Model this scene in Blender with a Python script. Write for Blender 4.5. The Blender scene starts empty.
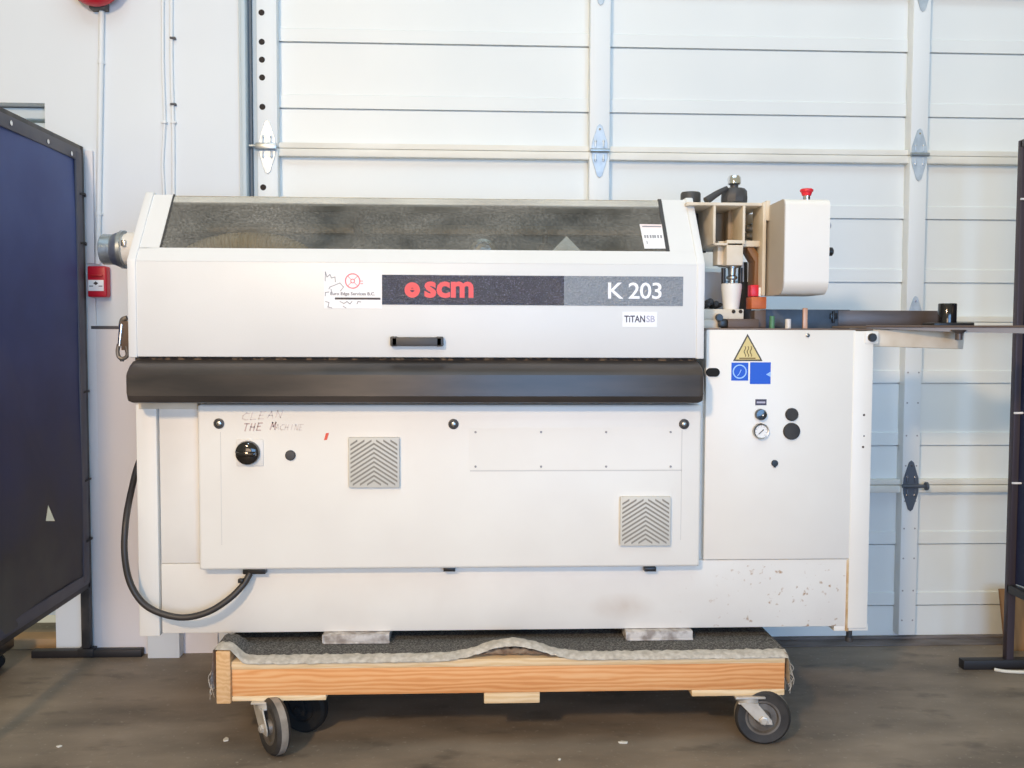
import bpy, bmesh, math, random
from mathutils import Vector, Matrix
random.seed(7)
C = bpy.context.scene.collection
rad = math.radians

# ------------------------------------------------------------------ camera
F = 950.0
PITCH = math.atan(49 / F); YAW = -math.atan(43 / F); ROLL = 0.0035
CAM = Vector((0.0, -2.85, 1.223))
RM = Matrix.Rotation(YAW, 3, 'Z') @ Matrix.Rotation(math.pi / 2 - PITCH, 3, 'X') @ Matrix.Rotation(ROLL, 3, 'Z')
cd = bpy.data.cameras.new('camera'); cam = bpy.data.objects.new('camera', cd); C.objects.link(cam)
cd.sensor_width = 36; cd.lens = 36 * F / 1024; cd.clip_start = 0.05
cam.matrix_world = Matrix.Translation(CAM) @ RM.to_4x4()
bpy.context.scene.camera = cam

def ray(x, y):
    return RM @ Vector(((x - 512) / F, (384 - y) / F, -1))
def P(x, y, Y):                      # point of the photograph -> point on the vertical plane at depth Y
    d = ray(x, y); return CAM + d * ((Y - CAM.y) / d.y)
def PF(x, y, z=0.0):                 # -> point on the horizontal plane at height z
    d = ray(x, y); return CAM + d * ((z - CAM.z) / d.z)
def R(x0, y0, x1, y1, Y):            # rectangle -> x0, x1, zbottom, ztop
    ym = (y0 + y1) / 2; xm = (x0 + x1) / 2
    return P(x0, ym, Y).x, P(x1, ym, Y).x, P(xm, y1, Y).z, P(xm, y0, Y).z
def S(n, Y):                         # n picture units -> metres at depth Y
    return n * (Y - CAM.y) / F

# ------------------------------------------------------------------ materials
def srgb(r, g, b):
    f = lambda c: ((c / 255) / 12.92) if c / 255 <= 0.04045 else (((c / 255) + 0.055) / 1.055) ** 2.4
    return (f(r), f(g), f(b), 1)
MATS = {}
def mat(name, c1, rough=0.5, metal=0.0, c2=None, scale=8.0, stretch=(1, 1, 1), bump=0.0, bscale=None, coat=0.0,
        spec=0.5, lo=0.35, hi=0.65, detail=4, bdist=0.002):
    m = bpy.data.materials.new(name); m.use_nodes = True
    nt = m.node_tree; b = nt.nodes['Principled BSDF']
    b.inputs['Base Color'].default_value = srgb(*c1); b.inputs['Roughness'].default_value = rough
    b.inputs['Metallic'].default_value = metal; b.inputs['Coat Weight'].default_value = coat
    b.inputs['Specular IOR Level'].default_value = spec
    tc = nt.nodes.new('ShaderNodeTexCoord'); mp = nt.nodes.new('ShaderNodeMapping')
    mp.inputs['Scale'].default_value = stretch
    nt.links.new(tc.outputs['Object'], mp.inputs['Vector'])
    if c2 is not None:
        n = nt.nodes.new('ShaderNodeTexNoise'); n.inputs['Scale'].default_value = scale; n.inputs['Detail'].default_value = detail
        nt.links.new(mp.outputs['Vector'], n.inputs['Vector'])
        cr = nt.nodes.new('ShaderNodeValToRGB')
        cr.color_ramp.elements[0].position = lo; cr.color_ramp.elements[0].color = srgb(*c1)
        cr.color_ramp.elements[1].position = hi; cr.color_ramp.elements[1].color = srgb(*c2)
        nt.links.new(n.outputs['Fac'], cr.inputs['Fac']); nt.links.new(cr.outputs['Color'], b.inputs['Base Color'])
    if bump:
        n2 = nt.nodes.new('ShaderNodeTexNoise'); n2.inputs['Scale'].default_value = bscale or scale; n2.inputs['Detail'].default_value = 3
        nt.links.new(mp.outputs['Vector'], n2.inputs['Vector'])
        bp = nt.nodes.new('ShaderNodeBump'); bp.inputs['Strength'].default_value = bump; bp.inputs['Distance'].default_value = bdist
        nt.links.new(n2.outputs['Fac'], bp.inputs['Height']); nt.links.new(bp.outputs['Normal'], b.inputs['Normal'])
    MATS[name] = m
    return m

M = MATS
mat('machine_white', (237, 235, 228), 0.38, c2=(232, 229, 222), scale=3, bump=0.12, bscale=420)
mat('hood_white', (228, 229, 228), 0.4, c2=(223, 224, 223), scale=3, bump=0.12, bscale=420)
mat('machine_white_b', (233, 230, 223), 0.42, c2=(226, 222, 215), scale=4, bump=0.1, bscale=420)
mat('beige', (226, 217, 200), 0.5, c2=(208, 194, 170), scale=9)
mat('beige_dark', (176, 158, 134), 0.6, c2=(150, 132, 108), scale=7)
mat('hose_tan', (196, 172, 138), 0.7)
mat('side_shade_tan', (196, 188, 178), 0.55, c2=(184, 175, 164), scale=3)  # control box's left side: its shade is painted in as a darker tan
mat('cushion_black', (54, 51, 50), 0.3, c2=(78, 71, 66), scale=5, stretch=(0.6, 1, 3), bump=0.06, bscale=220, spec=0.45)
mat('black_plastic', (34, 33, 33), 0.35)
mat('black_gloss', (26, 24, 24), 0.12, coat=0.5)
mat('dark_grey', (66, 65, 66), 0.5)
mat('gap_dark', (36, 28, 22), 0.8, c2=(120, 96, 72), scale=55, lo=0.5, hi=0.62)
mat('interior_grey', (150, 150, 144), 0.8, c2=(104, 103, 99), scale=5)
mat('steel', (190, 190, 188), 0.28, 1.0, c2=(160, 158, 154), scale=20)
mat('worn_metal', (150, 140, 132), 0.6, 0.1, c2=(206, 200, 194), scale=28, lo=.4, hi=.6)
mat('fork_zinc', (206, 200, 190), 0.4, 0.35, c2=(184, 177, 166), scale=24)
mat('chrome', (225, 225, 225), 0.12, 1.0)
mat('galvanised', (188, 196, 200), 0.35, 0.85, c2=(158, 166, 172), scale=26)
mat('zinc_hinge', (200, 212, 222), 0.4, 0.35, c2=(176, 190, 202), scale=30)
mat('hinge_shaded', (98, 106, 118), 0.45, 0.5)  # darker copy of the zinc hinge, shadow on the lower hinges painted in
mat('track_steel', (150, 168, 176), 0.4, 0.5, c2=(120, 138, 148), scale=12, stretch=(1, 1, .2))
mat('track_dark', (92, 102, 112), 0.6)
mat('track_light', (188, 202, 210), 0.5)
mat('navy_plate', (40, 42, 60), 0.2, c2=(104, 108, 140), scale=240, bump=1.0, bscale=170, spec=1.0, lo=.54, hi=.76, bdist=.006)  # pale colour specks stand in for lamp glitter on the plate
mat('grey_plate', (128, 137, 149), 0.22, c2=(148, 157, 168), scale=220, bump=1.0, bscale=170, spec=1.0, lo=.45, hi=.75, bdist=.006)
mat('logo_red', (236, 84, 84), 0.4)
mat('letter_white', (246, 247, 250), 0.4)
mat('letter_dark', (66, 60, 78), 0.5)
mat('letter_grey', (184, 182, 200), 0.5)
mat('ink_grey', (150, 150, 154), 0.6)
mat('ink_dark', (104, 98, 104), 0.6)
mat('ink_light', (162, 162, 166), 0.6)
mat('sticker_white', (240, 240, 242), 0.35)
mat('sticker_edge', (222, 222, 224), 0.4)
mat('sticker_pink', (244, 228, 228), 0.45)
mat('sticker_red', (228, 92, 68), 0.5)
mat('logo_pink', (238, 118, 130), 0.5)
mat('marker_faint', (222, 212, 206), 0.6)
mat('marker', (200, 178, 172), 0.6)
mat('grille', (206, 204, 196), 0.5)
mat('grille_slot', (142, 138, 130), 0.7)
mat('line_grey', (205, 203, 200), 0.6)
mat('sign_yellow', (226, 208, 142), 0.5, c2=(216, 196, 130), scale=12)
mat('sign_ink', (128, 108, 62), 0.6)
mat('sign_border', (74, 70, 62), 0.6)
mat('sign_blue', (6, 82, 205), 0.4)
mat('sign_lightblue', (150, 190, 250), 0.4)
mat('sign_ring', (166, 204, 255), 0.4)
mat('rust_line', (186, 150, 104), 0.7, c2=(206, 184, 150), scale=30)
mat('red_plastic', (222, 36, 52), 0.35)
mat('dark_red', (176, 20, 28), 0.4)
mat('red_alarm', (192, 10, 40), 0.35)
mat('orange_plastic', (206, 112, 48), 0.5, c2=(186, 90, 40), scale=20)
mat('brown_plastic', (132, 92, 50), 0.5)
mat('white_plastic', (238, 238, 235), 0.4)
mat('green_plastic', (92, 146, 110), 0.5)
mat('copper', (214, 170, 142), 0.4, 0.2)
mat('fence_blue', (70, 80, 92), 0.45, 0.1, c2=(86, 96, 108), scale=14)
mat('fence_brown', (84, 76, 74), 0.4, 0.3, c2=(104, 94, 90), scale=10, stretch=(.4, 1, 2))
mat('table_steel', (118, 107, 99), 0.45, 0.1, c2=(136, 126, 118), scale=10, stretch=(.3, 1, 1))
mat('table_rim', (96, 78, 66), 0.5)
mat('bronze_top', (124, 106, 92), 0.5, 0.2)
mat('rubber', (40, 38, 37), 0.6, c2=(58, 55, 52), scale=18)
mat('rubber_black', (14, 15, 16), 0.8)
mat('tread', (128, 120, 110), 0.75, c2=(160, 151, 140), scale=20)
mat('hub', (128, 122, 114), 0.45, 0.4, c2=(96, 88, 80), scale=20)
mat('cord_black', (54, 50, 48), 0.45)
mat('carpet_edge', (204, 197, 185), 0.95, c2=(174, 166, 153), scale=60, bump=0.8, bscale=300)
mat('carpet_pile', (78, 76, 74), 1.0, c2=(140, 137, 132), scale=190, lo=0.42, hi=0.72, bump=1.0, bscale=320, spec=0.1)
mat('underlay', (120, 96, 78), 0.95, c2=(160, 140, 118), scale=40, bump=0.7, bscale=90)
mat('curtain_left', (52, 58, 92), 0.5, spec=0.22, bump=0.35, bscale=6)
mat('frame_steel', (54, 52, 53), 0.5, 0.2, c2=(84, 78, 74), scale=14)
mat('hem_grey', (70, 70, 84), 0.5, c2=(84, 82, 90), scale=8)
mat('frame_dark', (40, 38, 40), 0.5, 0.2)
mat('frame_purple', (74, 66, 74), 0.45, 0.3)
mat('curtain_right', (34, 36, 66), 0.3)
mat('board_wood', (160, 120, 76), 0.7, c2=(134, 98, 60), scale=6, stretch=(6, 1, .6))
mat('wall_white', (226, 231, 234), 0.75, c2=(220, 225, 229), scale=1.2, bump=0.08, bscale=140)
mat('panel_white', (230, 226, 226), 0.7, c2=(226, 221, 222), scale=2)
mat('door_paint', (230, 234, 233), 0.45, c2=(224, 229, 229), scale=1.6)
mat('door_rail', (232, 231, 224), 0.5, c2=(222, 220, 211), scale=9, stretch=(.5, 1, 1))
mat('door_stile', (227, 232, 234), 0.5)
mat('hole', (52, 44, 40), 0.9)
mat('seal', (124, 118, 118), 0.8, c2=(96, 90, 88), scale=12, stretch=(.5, 1, 3))
mat('joint_dark', (120, 112, 102), 0.9)
mat('side_door_paint', (206, 222, 230), 0.5)
mat('threshold_wood', (150, 126, 96), 0.7, c2=(176, 142, 100), scale=7)
mat('paper', (222, 218, 206), 0.9)
mat('label_ink', (70, 60, 60), 0.6)
mat('conduit_white', (226, 230, 232), 0.5)
mat('clip_dark', (90, 88, 90), 0.6)

def wood(name, a, b, c, sx=1.0, scale=3.2, dist=9):
    m = bpy.data.materials.new(name); m.use_nodes = True; nt = m.node_tree; bs = nt.nodes['Principled BSDF']
    bs.inputs['Roughness'].default_value = 0.62; bs.inputs['Specular IOR Level'].default_value = 0.3
    tc = nt.nodes.new('ShaderNodeTexCoord'); mp = nt.nodes.new('ShaderNodeMapping'); mp.inputs['Scale'].default_value = (sx, 1, 7)
    nt.links.new(tc.outputs['Object'], mp.inputs['Vector'])
    n = nt.nodes.new('ShaderNodeTexNoise'); n.inputs['Scale'].default_value = 2.2; n.inputs['Detail'].default_value = 6
    nt.links.new(mp.outputs['Vector'], n.inputs['Vector'])
    w = nt.nodes.new('ShaderNodeTexWave'); w.bands_direction = 'Z'; w.inputs['Scale'].default_value = scale; w.inputs['Distortion'].default_value = dist
    w.inputs['Detail'].default_value = 3; w.inputs['Detail Scale'].default_value = 1.2
    nt.links.new(mp.outputs['Vector'], w.inputs['Vector'])
    mx = nt.nodes.new('ShaderNodeMix'); mx.data_type = 'FLOAT'; mx.inputs[0].default_value = 0.68
    nt.links.new(w.outputs['Fac'], mx.inputs[2]); nt.links.new(n.outputs['Fac'], mx.inputs[3])
    cr = nt.nodes.new('ShaderNodeValToRGB'); e = cr.color_ramp.elements
    e[0].position = 0.2; e[0].color = srgb(*a); e[1].position = 0.8; e[1].color = srgb(*c)
    k = e.new(0.5); k.color = srgb(*b)
    nt.links.new(mx.outputs[0], cr.inputs['Fac']); nt.links.new(cr.outputs['Color'], bs.inputs['Base Color'])
    M[name] = m
wood('wood_orange', (206, 136, 80), (226, 162, 104), (236, 186, 134), sx=0.9)
wood('wood_pale', (214, 180, 132), (230, 202, 160), (238, 216, 180), sx=1.2)
wood('wood_end', (206, 160, 108), (220, 178, 128), (228, 190, 146), sx=8)

def floor_mat():
    m = bpy.data.materials.new('concrete'); m.use_nodes = True; nt = m.node_tree; b = nt.nodes['Principled BSDF']
    b.inputs['Roughness'].default_value = 0.55; b.inputs['Specular IOR Level'].default_value = 0.35
    tc = nt.nodes.new('ShaderNodeTexCoord')
    def noise(scale, det, stretch=(1, 1, 1)):
        mp = nt.nodes.new('ShaderNodeMapping'); mp.inputs['Scale'].default_value = stretch
        nt.links.new(tc.outputs['Object'], mp.inputs['Vector'])
        n = nt.nodes.new('ShaderNodeTexNoise'); n.inputs['Scale'].default_value = scale; n.inputs['Detail'].default_value = det
        nt.links.new(mp.outputs['Vector'], n.inputs['Vector']); return n
    a = noise(2.2, 6, (1, 2.2, 1))
    cr = nt.nodes.new('ShaderNodeValToRGB'); e = cr.color_ramp.elements
    e[0].position = 0.3; e[0].color = srgb(106, 97, 86); e[1].position = 0.72; e[1].color = srgb(156, 142, 125)
    nt.links.new(a.outputs['Fac'], cr.inputs['Fac'])
    s = noise(60, 3)
    c2 = nt.nodes.new('ShaderNodeValToRGB'); c2.color_ramp.elements[0].position = 0.62; c2.color_ramp.elements[0].color = (0, 0, 0, 1)
    c2.color_ramp.elements[1].position = 0.78; c2.color_ramp.elements[1].color = (1, 1, 1, 1)
    nt.links.new(s.outputs['Fac'], c2.inputs['Fac'])
    mx = nt.nodes.new('ShaderNodeMix'); mx.data_type = 'RGBA'; mx.inputs[7].default_value = srgb(158, 150, 136)
    nt.links.new(c2.outputs['Color'], mx.inputs[0]); nt.links.new(cr.outputs['Color'], mx.inputs[6])
    d = noise(5, 4, (1, 2, 1)); c3 = nt.nodes.new('ShaderNodeValToRGB'); c3.color_ramp.elements[0].position = 0.26
    c3.color_ramp.elements[0].color = (0.55, 0.55, 0.56, 1); c3.color_ramp.elements[1].position = 0.42; c3.color_ramp.elements[1].color = (1, 1, 1, 1)
    nt.links.new(d.outputs['Fac'], c3.inputs['Fac'])
    m2 = nt.nodes.new('ShaderNodeMix'); m2.data_type = 'RGBA'; m2.blend_type = 'MULTIPLY'; m2.inputs[0].default_value = 1
    nt.links.new(mx.outputs[2], m2.inputs[6]); nt.links.new(c3.outputs['Color'], m2.inputs[7])
    nt.links.new(m2.outputs[2], b.inputs['Base Color'])
    bp = nt.nodes.new('ShaderNodeBump'); bp.inputs['Strength'].default_value = 0.15; bp.inputs['Distance'].default_value = 0.003
    nt.links.new(s.outputs['Fac'], bp.inputs['Height']); nt.links.new(bp.outputs['Normal'], b.inputs['Normal'])
    M['concrete'] = m
floor_mat()

def glass_mat():
    m = bpy.data.materials.new('dusty_window'); m.use_nodes = True; nt = m.node_tree; b = nt.nodes['Principled BSDF']; out = nt.nodes['Material Output']
    b.inputs['Roughness'].default_value = 0.45
    tc = nt.nodes.new('ShaderNodeTexCoord'); mp = nt.nodes.new('ShaderNodeMapping'); mp.inputs['Scale'].default_value = (0.8, 1, 1)
    nt.links.new(tc.outputs['Object'], mp.inputs['Vector'])
    n = nt.nodes.new('ShaderNodeTexNoise'); n.inputs['Scale'].default_value = 170; n.inputs['Detail'].default_value = 2
    n2 = nt.nodes.new('ShaderNodeTexNoise'); n2.inputs['Scale'].default_value = 5; n2.inputs['Detail'].default_value = 5
    for k in (n, n2): nt.links.new(mp.outputs['Vector'], k.inputs['Vector'])
    cr = nt.nodes.new('ShaderNodeValToRGB'); e = cr.color_ramp.elements
    e[0].position = 0.38; e[0].color = srgb(124, 121, 115); e[1].position = 0.75; e[1].color = srgb(190, 186, 178)
    nt.links.new(n.outputs['Fac'], cr.inputs['Fac']); nt.links.new(cr.outputs['Color'], b.inputs['Base Color'])
    t = nt.nodes.new('ShaderNodeBsdfTransparent'); t.inputs['Color'].default_value = (0.86, 0.88, 0.86, 1)
    c2 = nt.nodes.new('ShaderNodeValToRGB'); c2.color_ramp.elements[0].position = 0.32; c2.color_ramp.elements[0].color = (0.07, 0.07, 0.07, 1)
    c2.color_ramp.elements[1].position = 0.68; c2.color_ramp.elements[1].color = (0.44, 0.44, 0.44, 1)
    nt.links.new(n2.outputs['Fac'], c2.inputs['Fac'])
    mx = nt.nodes.new('ShaderNodeMixShader'); nt.links.new(c2.outputs['Color'], mx.inputs['Fac'])
    nt.links.new(t.outputs[0], mx.inputs[1]); nt.links.new(b.outputs[0], mx.inputs[2]); nt.links.new(mx.outputs[0], out.inputs['Surface'])
    M['dusty_window'] = m
glass_mat()

def stained_mat():                   # white plinth paint with brown specks towards its right end
    m = M['machine_white_b'].copy(); m.name = 'plinth_paint'; nt = m.node_tree; b = nt.nodes['Principled BSDF']
    src = b.inputs['Base Color'].links[0].from_socket
    tc = nt.nodes.new('ShaderNodeTexCoord'); sp = nt.nodes.new('ShaderNodeSeparateXYZ'); nt.links.new(tc.outputs['Object'], sp.inputs[0])
    def math_(op, a, bb):
        q = nt.nodes.new('ShaderNodeMath'); q.operation = op; q.use_clamp = (op == 'MULTIPLY')
        for i, v in enumerate((a, bb)):
            if isinstance(v, (int, float)): q.inputs[i].default_value = v
            else: nt.links.new(v, q.inputs[i])
        return q.outputs[0]
    n = nt.nodes.new('ShaderNodeTexNoise'); n.inputs['Scale'].default_value = 52; n.inputs['Detail'].default_value = 3; nt.links.new(tc.outputs['Object'], n.inputs['Vector'])
    mr = nt.nodes.new('ShaderNodeMapRange'); mr.inputs[1].default_value = 0.64; mr.inputs[2].default_value = 0.74; nt.links.new(n.outputs['Fac'], mr.inputs[0])
    gx = nt.nodes.new('ShaderNodeMapRange'); gx.inputs[1].default_value = 0.5; gx.inputs[2].default_value = 0.85; nt.links.new(sp.outputs['X'], gx.inputs[0])
    f = math_('MULTIPLY', mr.outputs[0], gx.outputs[0])
    # one soft brown smear low down beside the right-hand steel foot
    vd = nt.nodes.new('ShaderNodeVectorMath'); vd.operation = 'MULTIPLY_ADD'
    vd.inputs[1].default_value = (9, 0, 22); vd.inputs[2].default_value = (-9 * STAIN[0], 0, -22 * STAIN[1]); nt.links.new(tc.outputs['Object'], vd.inputs[0])
    ln = nt.nodes.new('ShaderNodeVectorMath'); ln.operation = 'LENGTH'; nt.links.new(vd.outputs[0], ln.inputs[0])
    sm = nt.nodes.new('ShaderNodeMapRange'); sm.inputs[1].default_value = 1.0; sm.inputs[2].default_value = 0.1; sm.inputs[4].default_value = 0.5; nt.links.new(ln.outputs['Value'], sm.inputs[0])
    nb = nt.nodes.new('ShaderNodeTexNoise'); nb.inputs['Scale'].default_value = 16; nb.inputs['Detail'].default_value = 5; nt.links.new(tc.outputs['Object'], nb.inputs['Vector'])
    f2 = math_('MULTIPLY', sm.outputs[0], nb.outputs['Fac'])
    ft = math_('MAXIMUM', f, f2)
    mx = nt.nodes.new('ShaderNodeMix'); mx.data_type = 'RGBA'; mx.inputs[7].default_value = srgb(172, 138, 104)
    nt.links.new(ft, mx.inputs[0]); nt.links.new(src, mx.inputs[6]); nt.links.new(mx.outputs[2], b.inputs['Base Color'])
    M['plinth_paint'] = m

def curtain_grade():                 # navy vinyl, grey-brown towards the bottom, lighter blue towards the top
    m = M['curtain_left']; nt = m.node_tree; b = nt.nodes['Principled BSDF']
    tc = nt.nodes.new('ShaderNodeTexCoord'); sp = nt.nodes.new('ShaderNodeSeparateXYZ'); nt.links.new(tc.outputs['Object'], sp.inputs[0])
    n = nt.nodes.new('ShaderNodeTexNoise'); n.inputs['Scale'].default_value = 3; n.inputs['Detail'].default_value = 6; nt.links.new(tc.outputs['Object'], n.inputs['Vector'])
    a = nt.nodes.new('ShaderNodeMath'); a.operation = 'MULTIPLY_ADD'; a.inputs[1].default_value = 0.9; nt.links.new(n.outputs['Fac'], a.inputs[0]); nt.links.new(sp.outputs['Z'], a.inputs[2])
    cr = nt.nodes.new('ShaderNodeValToRGB'); e = cr.color_ramp.elements
    mr = nt.nodes.new('ShaderNodeMapRange'); mr.inputs[1].default_value = 0.5; mr.inputs[2].default_value = 2.4; nt.links.new(a.outputs[0], mr.inputs[0])
    e[0].position = 0.0; e[0].color = srgb(96, 92, 84); e[1].position = 1.0; e[1].color = srgb(82, 96, 146)
    for p, c in ((0.2, (66, 62, 66)), (0.45, (54, 57, 92)), (0.75, (66, 76, 124))):
        k = e.new(p); k.color = srgb(*c)
    nt.links.new(mr.outputs[0], cr.inputs['Fac']); nt.links.new(cr.outputs['Color'], b.inputs['Base Color'])
curtain_grade()

# ------------------------------------------------------------------ mesh builder
class MB:
    def __init__(s): s.bm = bmesh.new()
    def _add(s, t, mi=0, mtx=None):
        if mtx is not None: bmesh.ops.transform(t, matrix=mtx, verts=t.verts)
        for f in t.faces: f.material_index = mi
        me = bpy.data.meshes.new('tmp'); t.to_mesh(me); t.free(); s.bm.from_mesh(me); bpy.data.meshes.remove(me)
        return s
    def box(s, x0, x1, y0, y1, z0, z1, bev=0.0, seg=2, mi=0, mtx=None):
        t = bmesh.new(); bmesh.ops.create_cube(t, size=1)
        for v in t.verts:
            v.co = Vector(((x0 + x1) / 2 + v.co.x * abs(x1 - x0), (y0 + y1) / 2 + v.co.y * abs(y1 - y0), (z0 + z1) / 2 + v.co.z * abs(z1 - z0)))
        if bev: bmesh.ops.bevel(t, geom=t.edges[:], offset=bev, segments=seg, profile=0.5, affect='EDGES', clamp_overlap=True)
        return s._add(t, mi, mtx)
    def prism(s, pts, axis, a0, a1, bev=0.0, seg=2, mi=0, mtx=None):
        t = bmesh.new()
        def mk(p, a):
            return {'X': (a, p[0], p[1]), 'Y': (p[0], a, p[1]), 'Z': (p[0], p[1], a)}[axis]
        A = [t.verts.new(mk(p, a0)) for p in pts]; B = [t.verts.new(mk(p, a1)) for p in pts]
        t.faces.new(A); t.faces.new(B[::-1]); n = len(pts)
        for i in range(n): t.faces.new((A[i], B[i], B[(i + 1) % n], A[(i + 1) % n]))
        bmesh.ops.recalc_face_normals(t, faces=t.faces)
        if bev: bmesh.ops.bevel(t, geom=t.edges[:], offset=bev, segments=seg, profile=0.5, affect='EDGES', clamp_overlap=True)
        return s._add(t, mi, mtx)
    def lathe(s, prof, o, ax, seg=28, mi=0, cap=True):        # prof: (radius, distance along axis)
        o = Vector(o); ax = Vector(ax).normalized()
        u = ax.orthogonal().normalized(); w = ax.cross(u); t = bmesh.new(); rings = []
        for r, h in prof:
            rings.append([t.verts.new(o + ax * h + (u * math.cos(2 * math.pi * i / seg) + w * math.sin(2 * math.pi * i / seg)) * max(r, 1e-5)) for i in range(seg)])
        for a, b in zip(rings, rings[1:]):
            for i in range(seg): t.faces.new((a[i], a[(i + 1) % seg], b[(i + 1) % seg], b[i]))
        if cap: t.faces.new(rings[0][::-1]); t.faces.new(rings[-1])
        bmesh.ops.recalc_face_normals(t, faces=t.faces)
        return s._add(t, mi)
    def cyl(s, p0, p1, r, r1=None, seg=24, mi=0, bev=0.0):
        p0 = Vector(p0); p1 = Vector(p1); L = (p1 - p0).length; r1 = r if r1 is None else r1
        pr = [(r, 0), (r1, L)] if not bev else [(r - bev, 0), (r, bev), (r1, L - bev), (r1 - bev, L)]
        return s.lathe(pr, p0, p1 - p0, seg, mi)
    def tube(s, path, r, seg=12, mi=0, smooth=3):
        pts = [Vector(p) for p in path]
        if smooth and len(pts) > 2:                            # Catmull-Rom
            q = [pts[0] * 2 - pts[1]] + pts + [pts[-1] * 2 - pts[-2]]; out = []
            for i in range(1, len(q) - 2):
                for k in range(smooth):
                    t_ = k / smooth; a, b, c, d = q[i - 1:i + 3]
                    out.append(0.5 * ((2 * b) + (c - a) * t_ + (2 * a - 5 * b + 4 * c - d) * t_ ** 2 + (3 * b - a - 3 * c + d) * t_ ** 3))
            out.append(pts[-1]); pts = out
        t = bmesh.new(); rings = []; up = None
        for i, p in enumerate(pts):
            d = (pts[min(i + 1, len(pts) - 1)] - pts[max(i - 1, 0)]).normalized()
            u = d.orthogonal() if up is None else (up - d * up.dot(d)); u.normalize(); up = u; w = d.cross(u)
            rr = r(i / (len(pts) - 1)) if callable(r) else r
            rings.append([t.verts.new(p + (u * math.cos(2 * math.pi * k / seg) + w * math.sin(2 * math.pi * k / seg)) * rr) for k in range(seg)])
        for a, b in zip(rings, rings[1:]):
            for i in range(seg): t.faces.new((a[i], a[(i + 1) % seg], b[(i + 1) % seg], b[i]))
        t.faces.new(rings[0][::-1]); t.faces.new(rings[-1]); bmesh.ops.recalc_face_normals(t, faces=t.faces)
        return s._add(t, mi)
    def quad_strip(s, rows, mi=0):                              # rows of equal-length point lists -> grid surface
        t = bmesh.new(); g = [[t.verts.new(p) for p in r] for r in rows]
        for a, b in zip(g, g[1:]):
            for i in range(len(a) - 1): t.faces.new((a[i], a[i + 1], b[i + 1], b[i]))
        return s._add(t, mi)
    def text(s, body, x0, x1, y, z0, z1, bold=0.0, shear=0.0, depth=0.0004, mi=0, space=1.0):
        cu = bpy.data.curves.new('tmp', 'FONT'); cu.body = body; cu.size = 1; cu.extrude = 0.02; cu.offset = bold; cu.shear = shear; cu.space_character = space
        cu.resolution_u = 3
        o = bpy.data.objects.new('tmp', cu); C.objects.link(o)
        dg = bpy.context.evaluated_depsgraph_get(); me = bpy.data.meshes.new_from_object(o.evaluated_get(dg))
        bpy.data.objects.remove(o); bpy.data.curves.remove(cu)
        t = bmesh.new(); t.from_mesh(me); bpy.data.meshes.remove(me)
        xs = [v.co.x for v in t.verts]; ys = [v.co.y for v in t.verts]; a, b, c, d = min(xs), max(xs), min(ys), max(ys)
        for v in t.verts:
            q = v.co.copy()
            v.co = Vector((x0 + (q.x - a) / (b - a) * (x1 - x0), y - (q.z / 0.04 + 0.5) * depth, z0 + (q.y - c) / (d - c) * (z1 - z0)))
        return s._add(t, mi)
    def ribbon(s, pts, w, y, depth=0.0004, mi=0):               # flat pen strokes on a plane facing the room: pts (x, z)
        for (ax, az), (bx, bz) in zip(pts, pts[1:]):
            d = Vector((bx - ax, bz - az)); L = d.length
            if L < 1e-6: continue
            n = Vector((-d.y, d.x)) / L * w / 2; e = d / L * w * 0.3
            s.prism([(ax + n.x - e.x, az + n.y - e.y), (bx + n.x + e.x, bz + n.y + e.y), (bx - n.x + e.x, bz - n.y + e.y), (ax - n.x - e.x, az - n.y - e.y)], 'Y', y - depth, y, mi=mi)
        return s
    def disc_ring(s, cx, cz, r0, r1, y, depth=0.0005, seg=32, mi=0):
        t = bmesh.new(); rows = []
        for r, yy in ((r0, y), (r0, y - depth), (r1, y - depth), (r1, y)):
            rows.append([t.verts.new((cx + r * math.cos(2 * math.pi * i / seg), yy, cz + r * math.sin(2 * math.pi * i / seg))) for i in range(seg)])
        for a, b in zip(rows, rows[1:]):
            for i in range(seg): t.faces.new((a[i], a[(i + 1) % seg], b[(i + 1) % seg], b[i]))
        bmesh.ops.recalc_face_normals(t, faces=t.faces)
        return s._add(t, mi)
    def build(s, name, mats, parent=None, label=None, angle=35):
        me = bpy.data.meshes.new(name); off = ROOTS.get(parent.name, Vector()) if parent else Vector()
        bmesh.ops.translate(s.bm, verts=s.bm.verts, vec=-off)
        s.bm.to_mesh(me); s.bm.free()
        for m in (mats if isinstance(mats, (list, tuple)) else [mats]): me.materials.append(M[m])
        for p in me.polygons: p.use_smooth = True
        me.set_sharp_from_angle(angle=rad(angle))
        o = bpy.data.objects.new(name, me); C.objects.link(o)
        if parent: o.parent = parent
        ROOTS[o.name] = off
        if label: o['label'] = label
        return o
ROOTS = {}
def thing(name, loc, label, cat=None, kind=None, group=None):
    o = bpy.data.objects.new(name, None); C.objects.link(o); o.location = loc; o.empty_display_size = 0.1
    ROOTS[o.name] = Vector(loc)
    if label: o['label'] = label
    if cat: o['category'] = cat
    if kind: o['kind'] = kind
    if group: o['group'] = group
    return o
def tag(o, label, cat, kind=None, group=None):
    o['label'] = label; o['category'] = cat
    if kind: o['kind'] = kind
    if group: o['group'] = group
    return o
def ground(o):                                                  # move a one-mesh thing's origin to its own base centre
    vs = [v.co for v in o.data.vertices]
    c = Vector(((min(v.x for v in vs) + max(v.x for v in vs)) / 2, (min(v.y for v in vs) + max(v.y for v in vs)) / 2, min(v.z for v in vs)))
    o.data.transform(Matrix.Translation(-c)); o.location = c
    return o

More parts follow.
